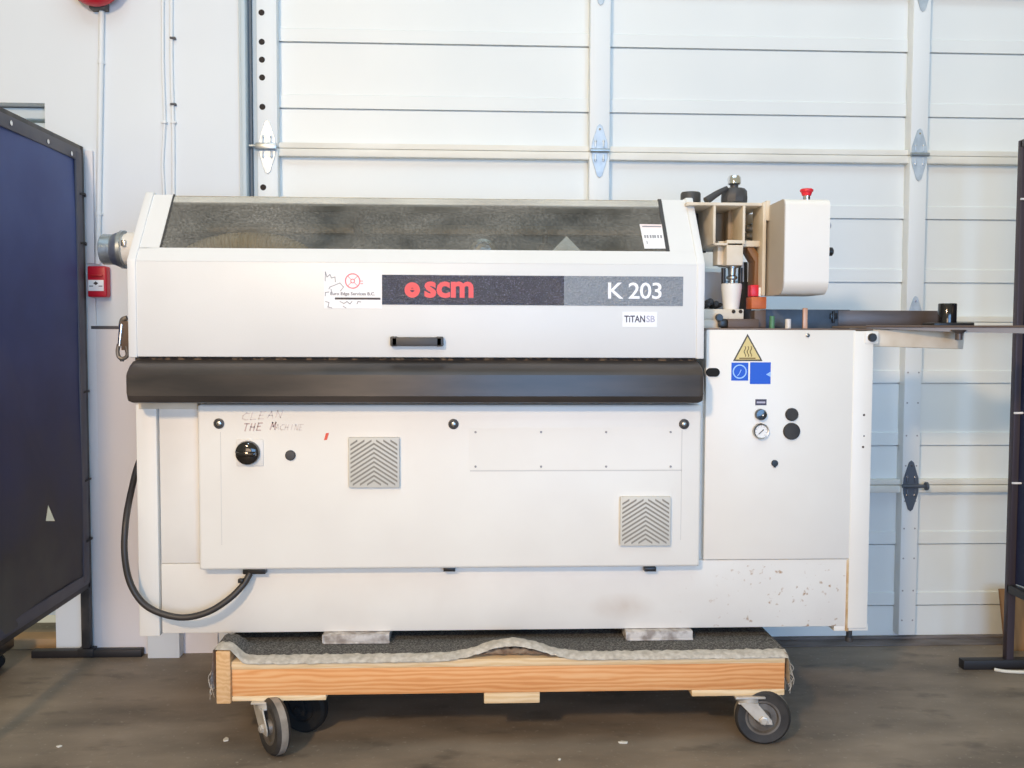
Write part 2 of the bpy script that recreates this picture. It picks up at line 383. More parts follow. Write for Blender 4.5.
# =================================================================== SETTING
YW = 0.80                                                       # face of the wall
YD = 0.87                                                       # face of the overhead door's panels
fl = MB().box(-4.5, 4.5, -7.5, 1.2, -0.1, 0.0).build('floor', 'concrete'); fl['kind'] = 'structure'; fl['label'] = 'dark grey worn concrete floor'

xo1 = P(51, 400, YW).x; xo0 = xo1 - 0.95; zo = P(40, 103, YW).z  # side door opening
xj = P(241, 150, YW).x                                          # where the wall meets the overhead door's track
w = MB().box(xo1, xj, YW, YW + 0.2, 0, 3.4).box(xo0, xo1, YW, YW + 0.2, zo, 3.4).box(-4.5, xo0, YW, YW + 0.2, 0, 3.4)
w = w.build('wall_back', 'wall_white'); w['kind'] = 'structure'; w['label'] = 'white painted wall left of the overhead door'
# side door in its recess, behind the left screen
d2 = thing('door_2', ((xo0 + xo1) / 2, YW + 0.08, 0), 'pale blue-white side door in a wall recess behind the navy screen', kind='structure')
x0, x1, z0, z1 = R(0, 638, 53, 647, YW + 0.06)
MB().box(xo0 + .005, xo1 - .005, YW + 0.10, YW + 0.14, 0.12, zo - 0.12, 0.003).build('door_leaf', 'side_door_paint', d2)
MB().box(xo0 + .005, xo1 - .005, YW + 0.06, YW + 0.14, zo - 0.045, zo - 0.005, 0.004).box(xo0 + .005, xo1 - .005, YW + 0.075, YW + 0.14, zo - 0.1, zo - 0.055, 0.008).build('door_head', 'side_door_paint', d2)
MB().box(xo0 + .005, xo1 - .005, YW + 0.05, YW + 0.14, 0.0, z1, 0.004).build('threshold_board', 'threshold_wood', d2)

# wall lining on the lower wall + white stub post by the machine
x0, x1, z0, z1 = R(95, 326, 150, 648, YW)
o = MB().box(x0, x1 + .25, YW - 0.012, YW + .001, 0.0, z1 - .012).box(x0 + .001, x1 + .25, YW - 0.014, YW + .001, z1 - .012, z1, 0.002, mi=1).build('trim_1', ['panel_white', 'clip_dark']); o['kind'] = 'structure'; o['label'] = 'white lining board on the lower wall with grey top strip'
x0, x1, z0, z1 = R(149, 630, 181, 651, YW - .05)
o = MB().box(x0, x1, YW - .07, YW - .011, 0.0, 0.55, .004).build('trim_2', 'wall_white'); o['kind'] = 'structure'; o['label'] = 'white boxed post standing on the floor behind the machine'

# door track
a = P(241, 150, YW).x; b = P(257, 150, YW).x
t = MB()
t.box(a, a + S(2.2, YW), YW - .02, YW + .2, 0, 3.4, .002)                    # grey edge
t.box(a + S(2.2, YW), a + S(7, YW), YW - .03, YW + .02, 0, 3.4, .004, mi=0)
t.box(a + S(7, YW), a + S(10, YW), YW + .012, YW + .1, 0, 3.4, mi=1)
t.box(a + S(10, YW), b + .02, YW + .03, YW + .06, 0, 3.4, .003, mi=2)
o = t.build('trim_3', ['track_light', 'track_dark', 'track_light']); o['kind'] = 'structure'; o['label'] = 'steel vertical track of the overhead door'

# overhead door ------------------------------------------------------
dr = thing('door_1', (1.0, YD, 0), 'large off-white sectional overhead door with galvanised hinges', kind='structure')
zj0 = P(600, 152, YD - .03).z; zj1 = P(915, 485, YD - .03).z
pitch = (zj0 - zj1) / 2
DX0, DX1 = b + .005, 2.75
joints = [zj1 - pitch] + [zj1 + pitch * k for k in range(0, 5)]
zb = P(900, 636, YD).z
joints[0] = zb
ST = [(R(257, 60, 277, 120, YD - .05)[0:2]), (R(590, 60, 610, 120, YD - .05)[0:2]), (R(912, 60, 929, 120, YD - .05)[0:2])]
ST.append((ST[2][0] + (ST[2][0] - ST[1][0]), ST[2][1] + (ST[2][0] - ST[1][0])))
seal = MB().box(DX0, DX1, YD - .02, YD + .03, 0.0, zb + .004, .004).box(DX0, DX1, YD - .095, YD - .021, 0.0, zb * .5, .006)
seal.build('bottom_seal', 'seal', dr, 'dark rubber bottom seal')
for k in range(len(joints) - 1):
    lo, hi = joints[k], joints[k + 1]
    base = hi - pitch
    s = MB()
    prof = [(YD + .03, lo), (YD, lo)]
    for a_, c_ in ((.158, .210), (.408, .458)):
        prof += [(YD, base + a_ - .0055), (YD + .012, base + a_ - .005), (YD + .012, base + a_ - .0005), (YD - .006, base + a_), (YD - .006, base + c_ - .003), (YD - .003, base + c_), (YD, base + c_)]
    prof += [(YD, hi), (YD + .03, hi)]
    s.prism(prof, 'X', DX0, DX1)
    sec = s.build('door_section', 'door_paint', dr, angle=4)
    # rails at the section's top and bottom edges
    rl = MB()
    if k > 0: rl.box(DX0 + .04, DX1, YD - .030, YD + .001, lo + .0012, lo + .022, .002)
    rl.box(DX0 + .04, DX1, YD - .035, YD + .001, hi - .030, hi - .0012, .003)
    rl.build('section_rail', 'door_rail', dr)
    for j, (sx0, sx1) in enumerate(ST):
        m_ = MB()
        m_.box(sx0, sx1, YD - .05, YD + .001, lo + (.002 if k else .02), hi - .002, .002)
        if j == 0:
            for fz in (.149, .258, .324, .390, .498):
                cx = sx0 + S(5, YD)
                m_.lathe([(S(2.9, YD), 0), (S(2.9, YD), .0012)], (cx, YD - .0512, lo + fz), (0, 1, 0), 14, mi=1)
        else:
            for zz in (.08, .2, .33, .45, .56):
                for sx in (sx0 + .012, sx1 - .012):
                    if k < 2 and lo + zz < hi - .02: m_.lathe([(.0035, 0), (.0035, .001)], (sx, YD - .051, lo + zz), (0, 1, 0), 8, mi=2)
        m_.build('stile', ['door_stile', 'hole', 'ink_light'], dr)
def hinge(cx, cz, mtl, roller):
    h = MB(); W = S(8, YD); H = S(26, YD); y1 = YD - .0505
    for sg in (1, -1):
        pts = [(-W, .004 * sg), (W, .004 * sg), (W * .95, H * .3 * sg), (W * .32, H * .92 * sg), (0, H * sg), (-W * .32, H * .92 * sg), (-W * .95, H * .3 * sg)]
        h.prism([(cx + p[0], cz + p[1]) for p in pts], 'Y', y1 - .004, y1, .0008, 1)
        for q in (-.5, .5):
            h.box(cx + W * q - .003, cx + W * q + .003, y1 - .009, y1 - .003, cz + min(sg * H * .12, sg * H * .42), cz + max(sg * H * .12, sg * H * .42), .002)
    ho = h.build('hinge', mtl, dr)
    p = MB().cyl((cx - W * 1.15, y1 - .008, cz), (cx + W * 1.15, y1 - .008, cz), .008, seg=14); p.build('hinge_pin', 'galvanised' if mtl == 'zinc_hinge' else mtl, ho)
    bt = MB()
    for q in (-.5, .5):
        for sg in (.35, -.35): bt.lathe([(.0045, 0), (.0045, .004), (.002, .0055)], (cx + W * q, y1 - .003, cz + H * sg), (0, -1, 0), 10)
    bt.lathe([(.004, 0), (.004, .003)], (cx, y1 - .003, cz + H * .8), (0, -1, 0), 10)
    bt.build('bolt', 'chrome', ho)
    if roller:
        MB().cyl((cx + W, y1 - .01, cz), (cx + W + .035 * roller, y1 - .01, cz), .007, seg=12).lathe([(.01, 0), (.017, .004), (.017, .012), (.01, .016)], (cx + W * roller + (.02 * roller), y1 - .01, cz), (roller, 0, 0), 14).build('roller', mtl, ho)
for jz in joints[1:]:
    for j, (sx0, sx1) in enumerate(ST[:3]):
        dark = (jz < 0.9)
        hinge((sx0 + sx1) / 2, jz, 'hinge_shaded' if dark else 'zinc_hinge', (1 if (j == 2 and dark) else 0))
# the left edge's roller brackets, reaching into the track
for jz in joints[1:]:
    sx0 = ST[0][0]
    MB().box(sx0 - .005, sx0 + .075, YD - .075, YD - .062, jz - .012, jz + .012, .004).cyl((sx0 - .045, YD - .068, jz), (sx0, YD - .068, jz), .006, seg=10).build('roller_bracket', 'galvanised', dr)

# =================================================================== WALL FITTINGS
# alarm bell
pb = P(101, -17, YW); rb = S(27, YW)
bl = thing('alarm_bell', (pb.x, YW, pb.z - rb), 'red round alarm bell high on the white wall, cut by the top edge', 'bell')
MB().lathe([(rb * .9, .05), (rb, .052), (rb, .062), (rb * .96, .08), (rb * .8, .098), (rb * .45, .11), (0.0, .113)], (pb.x, YW, pb.z), (0, -1, 0), 40).build('gong', 'red_alarm', bl)
MB().lathe([(rb * .55, 0.0), (rb * .55, .051)], (pb.x, YW, pb.z), (0, -1, 0), 28).box(pb.x - .03, pb.x + .03, YW - .045, YW, pb.z - rb * 1.03, pb.z - rb * .5, .004).build('back_box', 'dark_grey', bl)
# conduit from bell to pull station
p0 = P(103, 11, YW); p1 = P(99, 264.5, YW)
cn = thing('conduit', (p1.x, YW, p1.z), 'thin white conduit running from red bell down to red pull station', 'conduit')
MB().cyl((p0.x, YW - .012, p0.z), (p1.x, YW - .012, p1.z), .0095, seg=14).build('pipe', 'conduit_white', cn)
for yy in (63, 214):
    c_ = P(103 - (yy - 11) * .0156, yy, YW)
    MB().box(c_.x - .014, c_.x + .014, YW - .004, YW, c_.z - .006, c_.z + .006, .001).cyl((c_.x, YW - .012, c_.z - .006), (c_.x, YW - .012, c_.z + .006), .0115, seg=14).build('clip', 'conduit_white', cn)
# pull station
x0, x1, z0, z1 = R(87.2, 266, 106.3, 297, YW - .045)
ps = thing('fire_pull_station', ((x0 + x1) / 2, YW, z0), 'red fire alarm pull station with white label, beside the screen post', 'fire alarm')
MB().box(x0, x1, YW - .045, YW, z0, z1, .006, 3).build('case', 'red_alarm', ps)
lx0, lx1, lz0, lz1 = R(88.3, 280, 103.8, 291, YW - .045)
lb = MB().box(lx0, lx1, YW - .0475, YW - .045, lz0, lz1, .001).build('label_plate', 'sticker_white', ps, 'white printed label')
q = MB(); cx = (lx0 + lx1) / 2; cz = lz1 - (lz1 - lz0) * .3
q.prism([(cx - .009, cz), (cx, cz + .007), (cx + .009, cz), (cx, cz - .007)], 'Y', YW - .048, YW - .0474)
q.box(lx0 + .004, lx0 + .018, YW - .048, YW - .0474, cz - .012, cz - .009).box(lx1 - .018, lx1 - .004, YW - .048, YW - .0474, cz - .012, cz - .009)
q.build('printing', 'label_ink', lb)
MB().box((x0 + x1) / 2 - .022, (x0 + x1) / 2 + .022, YW - .05, YW - .044, lz1 + .012, lz1 + .02, .002).build('pull_bar', 'dark_red', ps)
# cable trunking beside the screen
x0, x1, _, z1 = R(86, 150, 94, 400, YW - .02)
sz0, sz1 = ps.location.z, ps.location.z + S(31, YW)
tr = MB().box(x0, x1, YW - .013, YW, 0.0, sz0 - .003, .003).box(x0, x1, YW - .013, YW, sz1 + .006, z1, .003)
tag(ground(tr.build('cable_trunking', 'panel_white')), 'white vertical trunking on wall directly behind the left screen post', 'trunking')
# two thin cables
for i, (xa, xb, lab) in enumerate(((163.5, 164.5, 'thin white cable on the wall, left of a close pair'), (172, 174, 'thin white cable on the wall with dark clips, right of a close pair'))):
    a_ = P(xa, -60, YW); b_ = P(xb, 195, YW); zc = 1.262
    cb = thing('wall_cable', (b_.x, YW, zc), lab, 'cable', group='thin cables on the wall')
    m_ = MB(); rr = .0055 if i == 0 else .0065
    mid = P((xa + xb) / 2 + (1.2 if i == 0 else .6), 120, YW); low = P(xb - (1.5 if i == 0 else 0), 165, YW)
    m_.tube([(a_.x, YW - .007, a_.z), (P(xa, 60, YW).x, YW - .007, P(xa, 60, YW).z), (mid.x, YW - .007, mid.z), (low.x, YW - .007, low.z), (b_.x, YW - .007, b_.z), (b_.x, YW - .018, zc)], rr, 10)
    m_.build('sheath', 'conduit_white', cb)
    for yy in ((123,) if i == 0 else (39, 105, 123)):
        p_ = P(xa + (xb - xa) * (yy + 60) / 255 + .8, yy, YW)
        MB().box(p_.x - .010, p_.x + .010, YW - .0165, YW, p_.z - .004, p_.z + .004, .001).build('clip', 'clip_dark' if yy != 123 else 'conduit_white', cb)

# =================================================================== LEFT WELDING SCREEN
YP = 0.765
px_ = P(82.4, 400, YP)
xs = px_.x; zt = P(83, 146, YP).z
def onX(x, y, X):
    d = ray(x, y); return CAM + d * ((X - CAM.x) / d.x)
e1 = onX(0.0, 105, xs); e2 = onX(0.0, 636, xs)
print('left screen check', xs, zt, e1, e2)
zbm = onX(60, 600, xs).z
YE = -0.32
sl = thing('welding_screen', (xs, (YP + YE) / 2, 0), 'navy blue welding screen on dark steel stand at left edge', 'screen')
tb = .016
for yy in (YP, YE):
    MB().box(xs - tb, xs + tb, yy - tb, yy + tb, 0.035, zt, .003).build('post', 'frame_steel', sl)
    f0 = P(33, 651, YP).x; f1 = P(143, 651, YP).x
    ft = MB().box(f0, f1, yy - .018, yy + .018, 0.0, .028, .003)
    ft.box(xs - .03, xs + .03, yy - .021, yy + .021, 0.002, .034, .003)
    ft.build('foot', 'frame_dark', sl)
MB().box(xs - tb, xs + tb, YE, YP, zt - .03, zt, .003).build('top_rail', 'frame_steel', sl)
MB().box(xs - tb, xs + tb, YE, YP, zbm - .016, zbm + .016, .003).build('bottom_rail', 'frame_dark', sl)
# curtain with a torn hole
cm = bmesh.new(); NY, NZ = 60, 40
cz0, cz1, cy0, cy1 = zbm + .018, zt - .03, YE + .02, YP - .022
hole = [onX(x, y, xs + .018) for x, y in ((49, 505), (55, 521), (46.5, 521))]
from mathutils.geometry import tessellate_polygon
outer = [Vector((cy0, cz0, 0)), Vector((cy1, cz0, 0)), Vector((cy1, cz1, 0)), Vector((cy0, cz1, 0))]
inner = [Vector((h.y, h.z, 0)) for h in hole]
allp = outer + inner; tri = tessellate_polygon([outer, inner])
vs = [cm.verts.new((xs + .018, p.x, p.y)) for p in allp]
for t3 in tri: cm.faces.new([vs[i] for i in t3])
bmesh.ops.subdivide_edges(cm, edges=cm.edges[:], cuts=6, use_grid_fill=True)
for v in cm.verts:
    v.co.x = xs + .018 + .004 * math.sin(v.co.y * 9 + v.co.z * 2) + .003 * math.sin(v.co.z * 7 - v.co.y * 4)
mbc = MB(); mbc._add(cm)
cu = mbc.build('curtain', 'curtain_left', sl, angle=60)
hem = MB().box(xs + .016, xs + .025, cy1 - .055, cy1 - .001, cz0, cz1, .004); hem.box(xs + .016, xs + .024, cy0, cy1, cz1 - .032, cz1 + .012, .004); hem.box(xs + .016, xs + .024, cy0, cy1, cz0 - .012, cz0 + .03, .004)
hem.build('hem', 'hem_grey', cu)
for x, y in ((11, 123), (48, 141.5), (71.5, 153.5)):
    g = onX(x, y, xs + .026); MB().lathe([(.002, 0), (.008, 0), (.008, .003), (.005, .004)], (xs + .0245, g.y, g.z), (1, 0, 0), 16).build('grommet', 'chrome', cu)
for y in (195, 244, 392, 480, 540):
    g = P(86, y, YP - .02); MB().tube([(xs + .024, YP - .05, g.z), (xs + .03, YP - .02, g.z + .004), (xs + .019, YP + .013, g.z)], .004, 8).build('tie', 'frame_dark', cu)

# low black trolley base behind the left screen
q0 = PF(3, 668)
wb = thing('trolley_base', (q0.x - .15, q0.y + .1, 0), 'black wheeled trolley base glimpsed under the navy screen at left edge', 'trolley')
xr = P(11, 640, q0.y).x
MB().box(xr - .55, xr, q0.y - .28, q0.y + .03, P(5, 650, q0.y).z, P(5, 628, q0.y).z, .01, 3).build('platform', 'black_plastic', wb)
for dx in (-.02, -.45):
    for dy in (0.0, -.24):
        cx = q0.x + dx; r_ = S(7, q0.y)
        c_ = MB().lathe([(r_ * .6, -.012), (r_, -.008), (r_, .008), (r_ * .6, .012)], (cx, q0.y + dy, r_), (.25, -1, 0), 20)
        c_.box(cx - .012, cx + .012, q0.y + dy - .02, q0.y + dy + .02, r_ * 1.6, P(5, 650, q0.y).z + .002, .002); c_.build('caster', 'rubber_black', wb)

# =================================================================== RIGHT WELDING SCREEN
YR = 0.52
xr_ = P(1016, 400, YR).x; zrt = P(1016, 140, YR).z
sr = thing('welding_screen', (xr_, -.1, 0), 'dark navy welding screen on purple-brown steel stand at right edge', 'screen')
for yy in (YR, -1.1):
    MB().box(xr_ - .014, xr_ + .014, yy - .014, yy + .014, .03, zrt, .003).build('post', 'frame_purple', sr)
    f0 = P(961, 666, YR).x
    MB().box(f0, f0 + .55, yy - .02, yy + .02, 0.0, .035, .003).build('foot', 'frame_dark', sr)
MB().box(xr_ - .014, xr_ + .014, -1.1, YR, zrt - .028, zrt, .003).build('top_rail', 'frame_purple', sr)
zl = P(1018, 588, YR).z
MB().box(xr_ - .014, xr_ + .014, -1.1, YR, zl - .016, zl + .016, .003).build('bottom_rail', 'frame_dark', sr)
rows = []
for i in range(50):
    yy = YR - .02 - i * .032
    rows.append([(xr_ + .006 + .012 * math.sin(i * 1.1) * (1 - j / 22), yy, zl + .02 + (zrt - .05 - zl - .02) * j / 20) for j in range(21)])
cu2 = MB().quad_strip(rows).build('curtain', 'curtain_right', sr, angle=80)
for y in (199, 413, 483):
    g = P(1020, y, YR - .016); MB().tube([(xr_ - .016, YR - .018, g.z), (xr_ + .0, YR - .022, g.z), (xr_ + .03, YR - .05, g.z + .005)], .004, 8).build('tie', 'letter_white', cu2)
# board leaning behind it
x0, x1, z0, z1 = R(1013, 596, 1060, 656, 0.66)
bd = MB().prism([(YW - .10, 0.0), (YW - .085, 0.0), (YW - .03, z1), (YW - .045, z1)], 'X', x0, x0 + .5, .001, 1)
tag(ground(bd.build('plywood_board', 'board_wood')), 'brown plywood board leaning on the door behind right screen', 'board')

# =================================================================== EDGE BANDING MACHINE
YB = 0.05
zbot = P(500, 630, YB).z
mc = thing('edge_banding_machine', (0.12, .3, zbot), 'long white edge banding machine with smoky hood window standing on wooden cart', 'machine')
ROOT = ROOTS[mc.name]
st_ = P(622, 606, YB); STAIN = (st_.x - ROOT.x, st_.z - ROOT.z)
stained_mat()
XL = P(138, 500, YB).x; XR = P(871, 480, YB).x
# --- cabinet body
xa, xb, z0, z1 = R(162, 561, 848, 629.5, YB)
cabtop = P(780, 330, YB).z; leftop = P(160, 404, YB).z
xs_r = P(705, 450, YB).x
body = MB()
body.box(XL + .01, xs_r, YB + .012, .58, z0 + .06, leftop + .04)                  # left carcass
body.box(xs_r, XR - .004, YB + .012, .58, z0 + .06, cabtop - .012)               # right carcass
body.build('cabinet_body', 'machine_white_b', mc)
MB().box(xa, xb, YB - .006, YB + .5, z0, z1, .004).build('plinth_panel', 'plinth_paint', mc)
xl0, xl1, lz0, lz1 = R(138, 404, 158, 636, YB - .006)
MB().box(xl0, xl1 + .002, YB - .012, YB + .05, lz0, lz1, .004).build('corner_post', 'machine_white', mc)
xl0, xl1, lz0, lz1 = R(850, 331, 870, 628, YB - .006)
cp = MB().box(xl0, xl1, YB - .012, YB + .05, lz0, lz1, .004)
cpo = cp.build('corner_post', 'machine_white', mc)
for x, y, r in ((864, 415, 1.2), (864, 436, .8), (863, 447, 1.2)):
    p_ = P(x, y, YB - .012); MB().lathe([(S(r, 0), 0), (S(r, 0), .001)], (p_.x, YB - .0125, p_.z), (0, 1, 0), 10).build('bolt_hole', 'hole', cpo)
x0, x1, zz0, zz1 = R(846, 560, 849, 631, YB - .007)
MB().box(x0, x1, YB - .010, YB, zz0, zz1, .001).build('seam', 'rust_line', mc, 'rusty seam beside the right corner post')
x0, x1, zz0, zz1 = R(834, 624, 868, 629.5, YB - .004)
MB().box(x0, x1, YB - .004, YB + .05, zz0 - .004, zz1, .001).build('bottom_lip', 'machine_white', mc)
# left filler panel between post and cover
x0, x1, zz0, zz1 = R(160.5, 405, 205, 563, YB)
MB().box(x0, x1, YB - .004, YB + .02, zz0, zz1, .003).build('side_panel', 'machine_white_b', mc)
x0, x1, zz0, zz1 = R(140, 402, 199, 410, YB - .002)
MB().box(x0, x1, YB - .016, YB + .02, zz0 + .004, zz1 + .02, .002).build('shelf_edge', 'beige', mc)
# --- cover panel
YC = 0.0
x0, x1, zz0, zz1 = R(198, 404.5, 701, 568.5, YC)
cv = MB().box(x0, x1, YC, YB + .01, zz0, zz1, .009, 4).build('cover_panel', 'machine_white', mc)
def on_cover(x, y): return P(x, y, YC)
for x, y in ((219, 423.5), (453.5, 424), (684, 424)):
    p_ = on_cover(x, y); fs = MB().lathe([(.0155, 0), (.0155, .003), (.010, .0045), (.009, .002)], (p_.x, YC, p_.z), (0, -1, 0), 24)
    fs.lathe([(.0075, 0), (.0075, .005), (.004, .0065)], (p_.x, YC, p_.z), (0, -1, 0), 18, mi=1); fs.build('fastener', ['dark_grey', 'steel'], cv)
# rotary switch
x0, x1, zz0, zz1 = R(236.5, 439, 263.5, 466, YC)
sp = MB().box(x0, x1, YC - .004, YC + .001, zz0, zz1, .003).build('switch_plate', 'machine_white_b', cv)
p_ = on_cover(248.3, 452.5)
MB().lathe([(.036, .003), (.0365, .010), (.034, .018), (.024, .024), (.012, .0255)], (p_.x, YC, p_.z), (0, -1, 0), 36).box(p_.x - .03, p_.x + .03, YC - .038, YC - .018, p_.z - .008, p_.z + .006, .005).build('rotary_switch', 'black_gloss', cv)
p_ = on_cover(290.5, 455.3)
MB().lathe([(.0155, 0), (.0155, .004), (.013, .007), (.004, .008)], (p_.x, YC, p_.z), (0, -1, 0), 24).build('push_button', 'dark_grey', cv)
# red tape mark
p_ = on_cover(326.3, 436.5)
MB().prism([(p_.x - .007, p_.z - .011), (p_.x + .002, p_.z - .010), (p_.x + .008, p_.z + .011), (p_.x - .001, p_.z + .010)], 'Y', YC - .0008, YC).build('red_sticker', 'sticker_red', cv)
# vent grilles
def grille(rx):
    x0, x1, zz0, zz1 = R(*rx, YC)
    g = MB().box(x0, x1, YC - .014, YC + .001, zz0, zz1, .003)
    W = x1 - x0; H = zz1 - zz0; cx = (x0 + x1) / 2; n = 11
    def clipz(v): return min(max(v, zz0 + .006), zz1 - .006)
    for i in range(-4, n + 1):
        zc = zz0 + (i + .35) * H / n
        for sg in (-1, 1):
            # slanted slot from centre (apex) down to the side; clipped at the frame
            t0, t1 = 0.0, 1.0
            za, zb_ = zc + H * .30, zc
            hw = H / n * .23
            if za - hw < zz0 + .006: continue
            top = zz1 - .006; bot = zz0 + .006
            xa_, xb_ = cx, cx + sg * (W / 2 - .006)
            if za + hw > top:
                f = (za + hw - top) / (za - zb_)
                if f >= .97: continue
                xa_ = xa_ + (xb_ - xa_) * f; za = za - (za - zb_) * f
            if zb_ - hw < bot:
                f = (bot - (zb_ - hw)) / (za - zb_)
                if f >= .97: continue
                xb_ = xb_ - (xb_ - xa_) * f; zb_ = zb_ + (za - zb_) * f
            g.prism([(xa_, za + hw), (xb_, zb_ + hw), (xb_, zb_ - hw), (xa_, za - hw)], 'Y', YC - .0146, YC - .013, mi=1)
    return g.build('vent_grille', ['grille', 'grille_slot'], cv)
grille((349, 437, 399.8, 487)); grille((619.5, 496, 670, 545))
# outline and screws of the riveted access plate
pl = MB()
x0, x1, zz0, zz1 = R(469, 427.5, 681, 469.5, YC)
pl.box(x0, x1, YC - .0005, YC + .001, zz0, zz1)
ap = pl.build('access_plate', 'machine_white', cv)
for x in (475.5, 541, 606, 670.5):
    for y in (432, 466.5):
        p_ = on_cover(x, y); MB().lathe([(.0034, 0), (.0034, .002)], (p_.x, YC - .001, p_.z), (0, -1, 0), 10).build('rivet', 'ink_grey', ap)
x0, x1, zz0, zz1 = R(470, 470, 682, 470.8, YC)
ln = MB().box(x0, x1, YC - .0004, YC, zz0 - .001, zz1, mi=0)
p_ = on_cover(682, 432); ln.build('crease_line', 'line_grey', cv); ln = MB().box(p_.x - .001, p_.x + .001, YC - .0004, YC, on_cover(682, 540).z, on_cover(682, 430).z); ln.build('crease_line', 'line_grey', cv); ln = MB()
p_ = on_cover(220.5, 432); ln.box(p_.x - .0008, p_.x + .0008, YC - .0004, YC, on_cover(220, 545).z, on_cover(220, 432).z)
ln.build('crease_line', 'line_grey', cv)
# handwriting: CLEAN / THE MACHINE
LET = {'C': [[(1, .9), (.5, 1), (0, .6), (.05, .2), (.5, 0), (1, .1)]], 'L': [[(.1, 1), (0, 0), (.8, .02)]], 'E': [[(.9, 1), (.1, 1), (0, 0), (.8, 0)], [(.05, .5), (.6, .55)]],
       'A': [[(0, 0), (.5, 1), (.9, 0)], [(.2, .4), (.75, .4)]], 'N': [[(0, 0), (.1, 1), (.8, 0), (.95, 1.05)]], 'T': [[(0, 1), (1, 1.02)], [(.5, 1), (.4, 0)]],
       'H': [[(.1, 1), (0, 0)], [(.8, 1), (.75, 0)], [(.05, .5), (.8, .5)]], 'M': [[(0, 0), (.2, 1), (.5, .35), (.85, 1), (.9, 0)]], 'I': [[(.5, 1), (.4, 0)]]}
def write(txt, xa, ya, xb, yb, H, w_, mt):
    m_ = MB(); n = len(txt)
    for i, ch in enumerate(txt):
        if ch == ' ': continue
        fx = xa + (xb - xa) * i / n; fy = ya + (yb - ya) * i / n; cw = (xb - xa) / n * .72
        for strk in LET[ch]:
            pts = [on_cover(fx + u * cw + v * H * .22, fy - v * H) for u, v in strk]
            m_.ribbon([(p.x, p.z) for p in pts], w_, YC)
    return m_.build('handwriting', mt, cv, 'faint handwriting in marker')
write('CLEAN', 242, 420, 284, 417, 7.0, .0028, 'marker_faint')
write('THE M', 243, 431, 277, 429, 7.2, .0036, 'marker')
write('ACHINE', 275, 430, 304, 430, 5.5, .0024, 'marker_faint')
# clips beneath the cover
for x in (452, 653):
    p_ = P(x, 570, .02); MB().box(p_.x - .026, p_.x + .010, .02, YB, p_.z - .005, p_.z + .008, .001).build('cover_hinge', 'black_plastic', mc)

# --- front cushion bar
YQ = -.075
x0, x1, zz0, zz1 = R(128.5, 359.5, 702.5, 403.5, YQ + .03)
H = zz1 - zz0
prof = [(YB - .01, zz0), (YQ + .035, zz0), (YQ + .012, zz0 + .004), (YQ + .006, zz0 + H * .08), (YQ + .004, zz0 + H * .14), (YQ, zz0 + H * .18), (YQ, zz0 + H * .2), (YQ, zz0 + H * .64), (YQ, zz0 + H * .66), (YQ + .006, zz0 + H * .73), (YQ + .028, zz0 + H * .86), (YQ + .06, zz0 + H * .97), (YB - .02, zz1)]
t = bmesh.new(); cxs = [x0, x0 + .004, x0 + .016, x1 - .016, x1 - .004, x1]; scs = [.80, .93, 1, 1, .93, .80]
ym = YQ + .06; zm = (zz0 + zz1) / 2; rings = []
for X, k in zip(cxs, scs): rings.append([t.verts.new((X, ym + (p[0] - ym) * k, zm + (p[1] - zm) * k)) for p in prof])
for a_, b_ in zip(rings, rings[1:]):
    for i in range(len(prof)): t.faces.new((a_[i], a_[(i + 1) % len(prof)], b_[(i + 1) % len(prof)], b_[i]))
t.faces.new(rings[0]); t.faces.new(rings[-1][::-1]); bmesh.ops.recalc_face_normals(t, faces=t.faces)
m_ = MB(); m_._add(t); cush = m_.build('front_cushion', 'cushion_black', mc, 'black padded bar', angle=30)
x0g, x1g, g0, g1 = R(137, 356, 695, 362, .01)
MB().box(x0g, x1g, -.005, YB + .02, g0 - .004, g1 + .006).build('debris_gap', 'gap_dark', mc, 'dark gap full of wood chips')

# --- hood
YH = -.02
hx0, hx1, hz0, hz1 = R(129, 262, 703, 357.5, YH)
ypt = .15
zt_ = P(420, 197, ypt).z
g0_, g1_ = P(400, 249, YH + .03).z, P(400, 199, ypt - .005).z
fr = lambda f: (YH + (ypt - YH) * f, hz1 + (zt_ - hz1) * f)          # along the slope
fg0 = (g0_ - hz1) / (zt_ - hz1); fg1 = .985
gx0b = P(160.5, 249, fr(fg0)[0]).x; gx1b = P(670, 249, fr(fg0)[0]).x
gx0t = P(173.5, 198, fr(1)[0]).x; gx1t = P(660, 201, fr(1)[0]).x
gx0 = (gx0b + gx0t) / 2; gx1 = (gx1b + gx1t) / 2
hd = MB()
hd.box(hx0, hx1, YH, YH + .012, hz0, hz1 + .001, .004)
def slab(xa, xb, fa, fb, th=.01, mi=0, mb=None):
    (ya, za), (yb, zb_) = fr(fa), fr(fb); n = Vector((zt_ - hz1, -(ypt - YH))).normalized() * th   # inward
    (mb or hd).prism([(ya, za), (yb, zb_), (yb + n.x, zb_ + n.y), (ya + n.x, za + n.y)], 'X', xa, xb, .0015, 1, mi)
slab(hx0, hx1, -.01, fg0); slab(hx0, gx0, fg0 - .02, 1.0); slab(gx1, hx1, fg0 - .02, 1.0)
hd.box(hx0, hx1, .53, .55, hz0, zt_)
hood = hd.build('hood', 'hood_white', mc)
tp = MB(); tp.box(hx0 + .01, hx1 - .01, ypt + .02, .55, zt_ - .008, zt_, .002); tp.build('hood_top', 'beige', hood)
# end caps
for xa, xb in ((hx0 - .003, hx0 + .022), (hx1 - .020, hx1 + .004)):
    ec = MB().prism([(YH - .003, hz0 - .002), (YH - .003, hz1 + .001), (ypt - .002, zt_ + .006), (.55, zt_ + .006), (.55, hz0 - .002)], 'X', xa, xb, .003, 2)
    ec.build('end_cap', 'hood_white', hood)
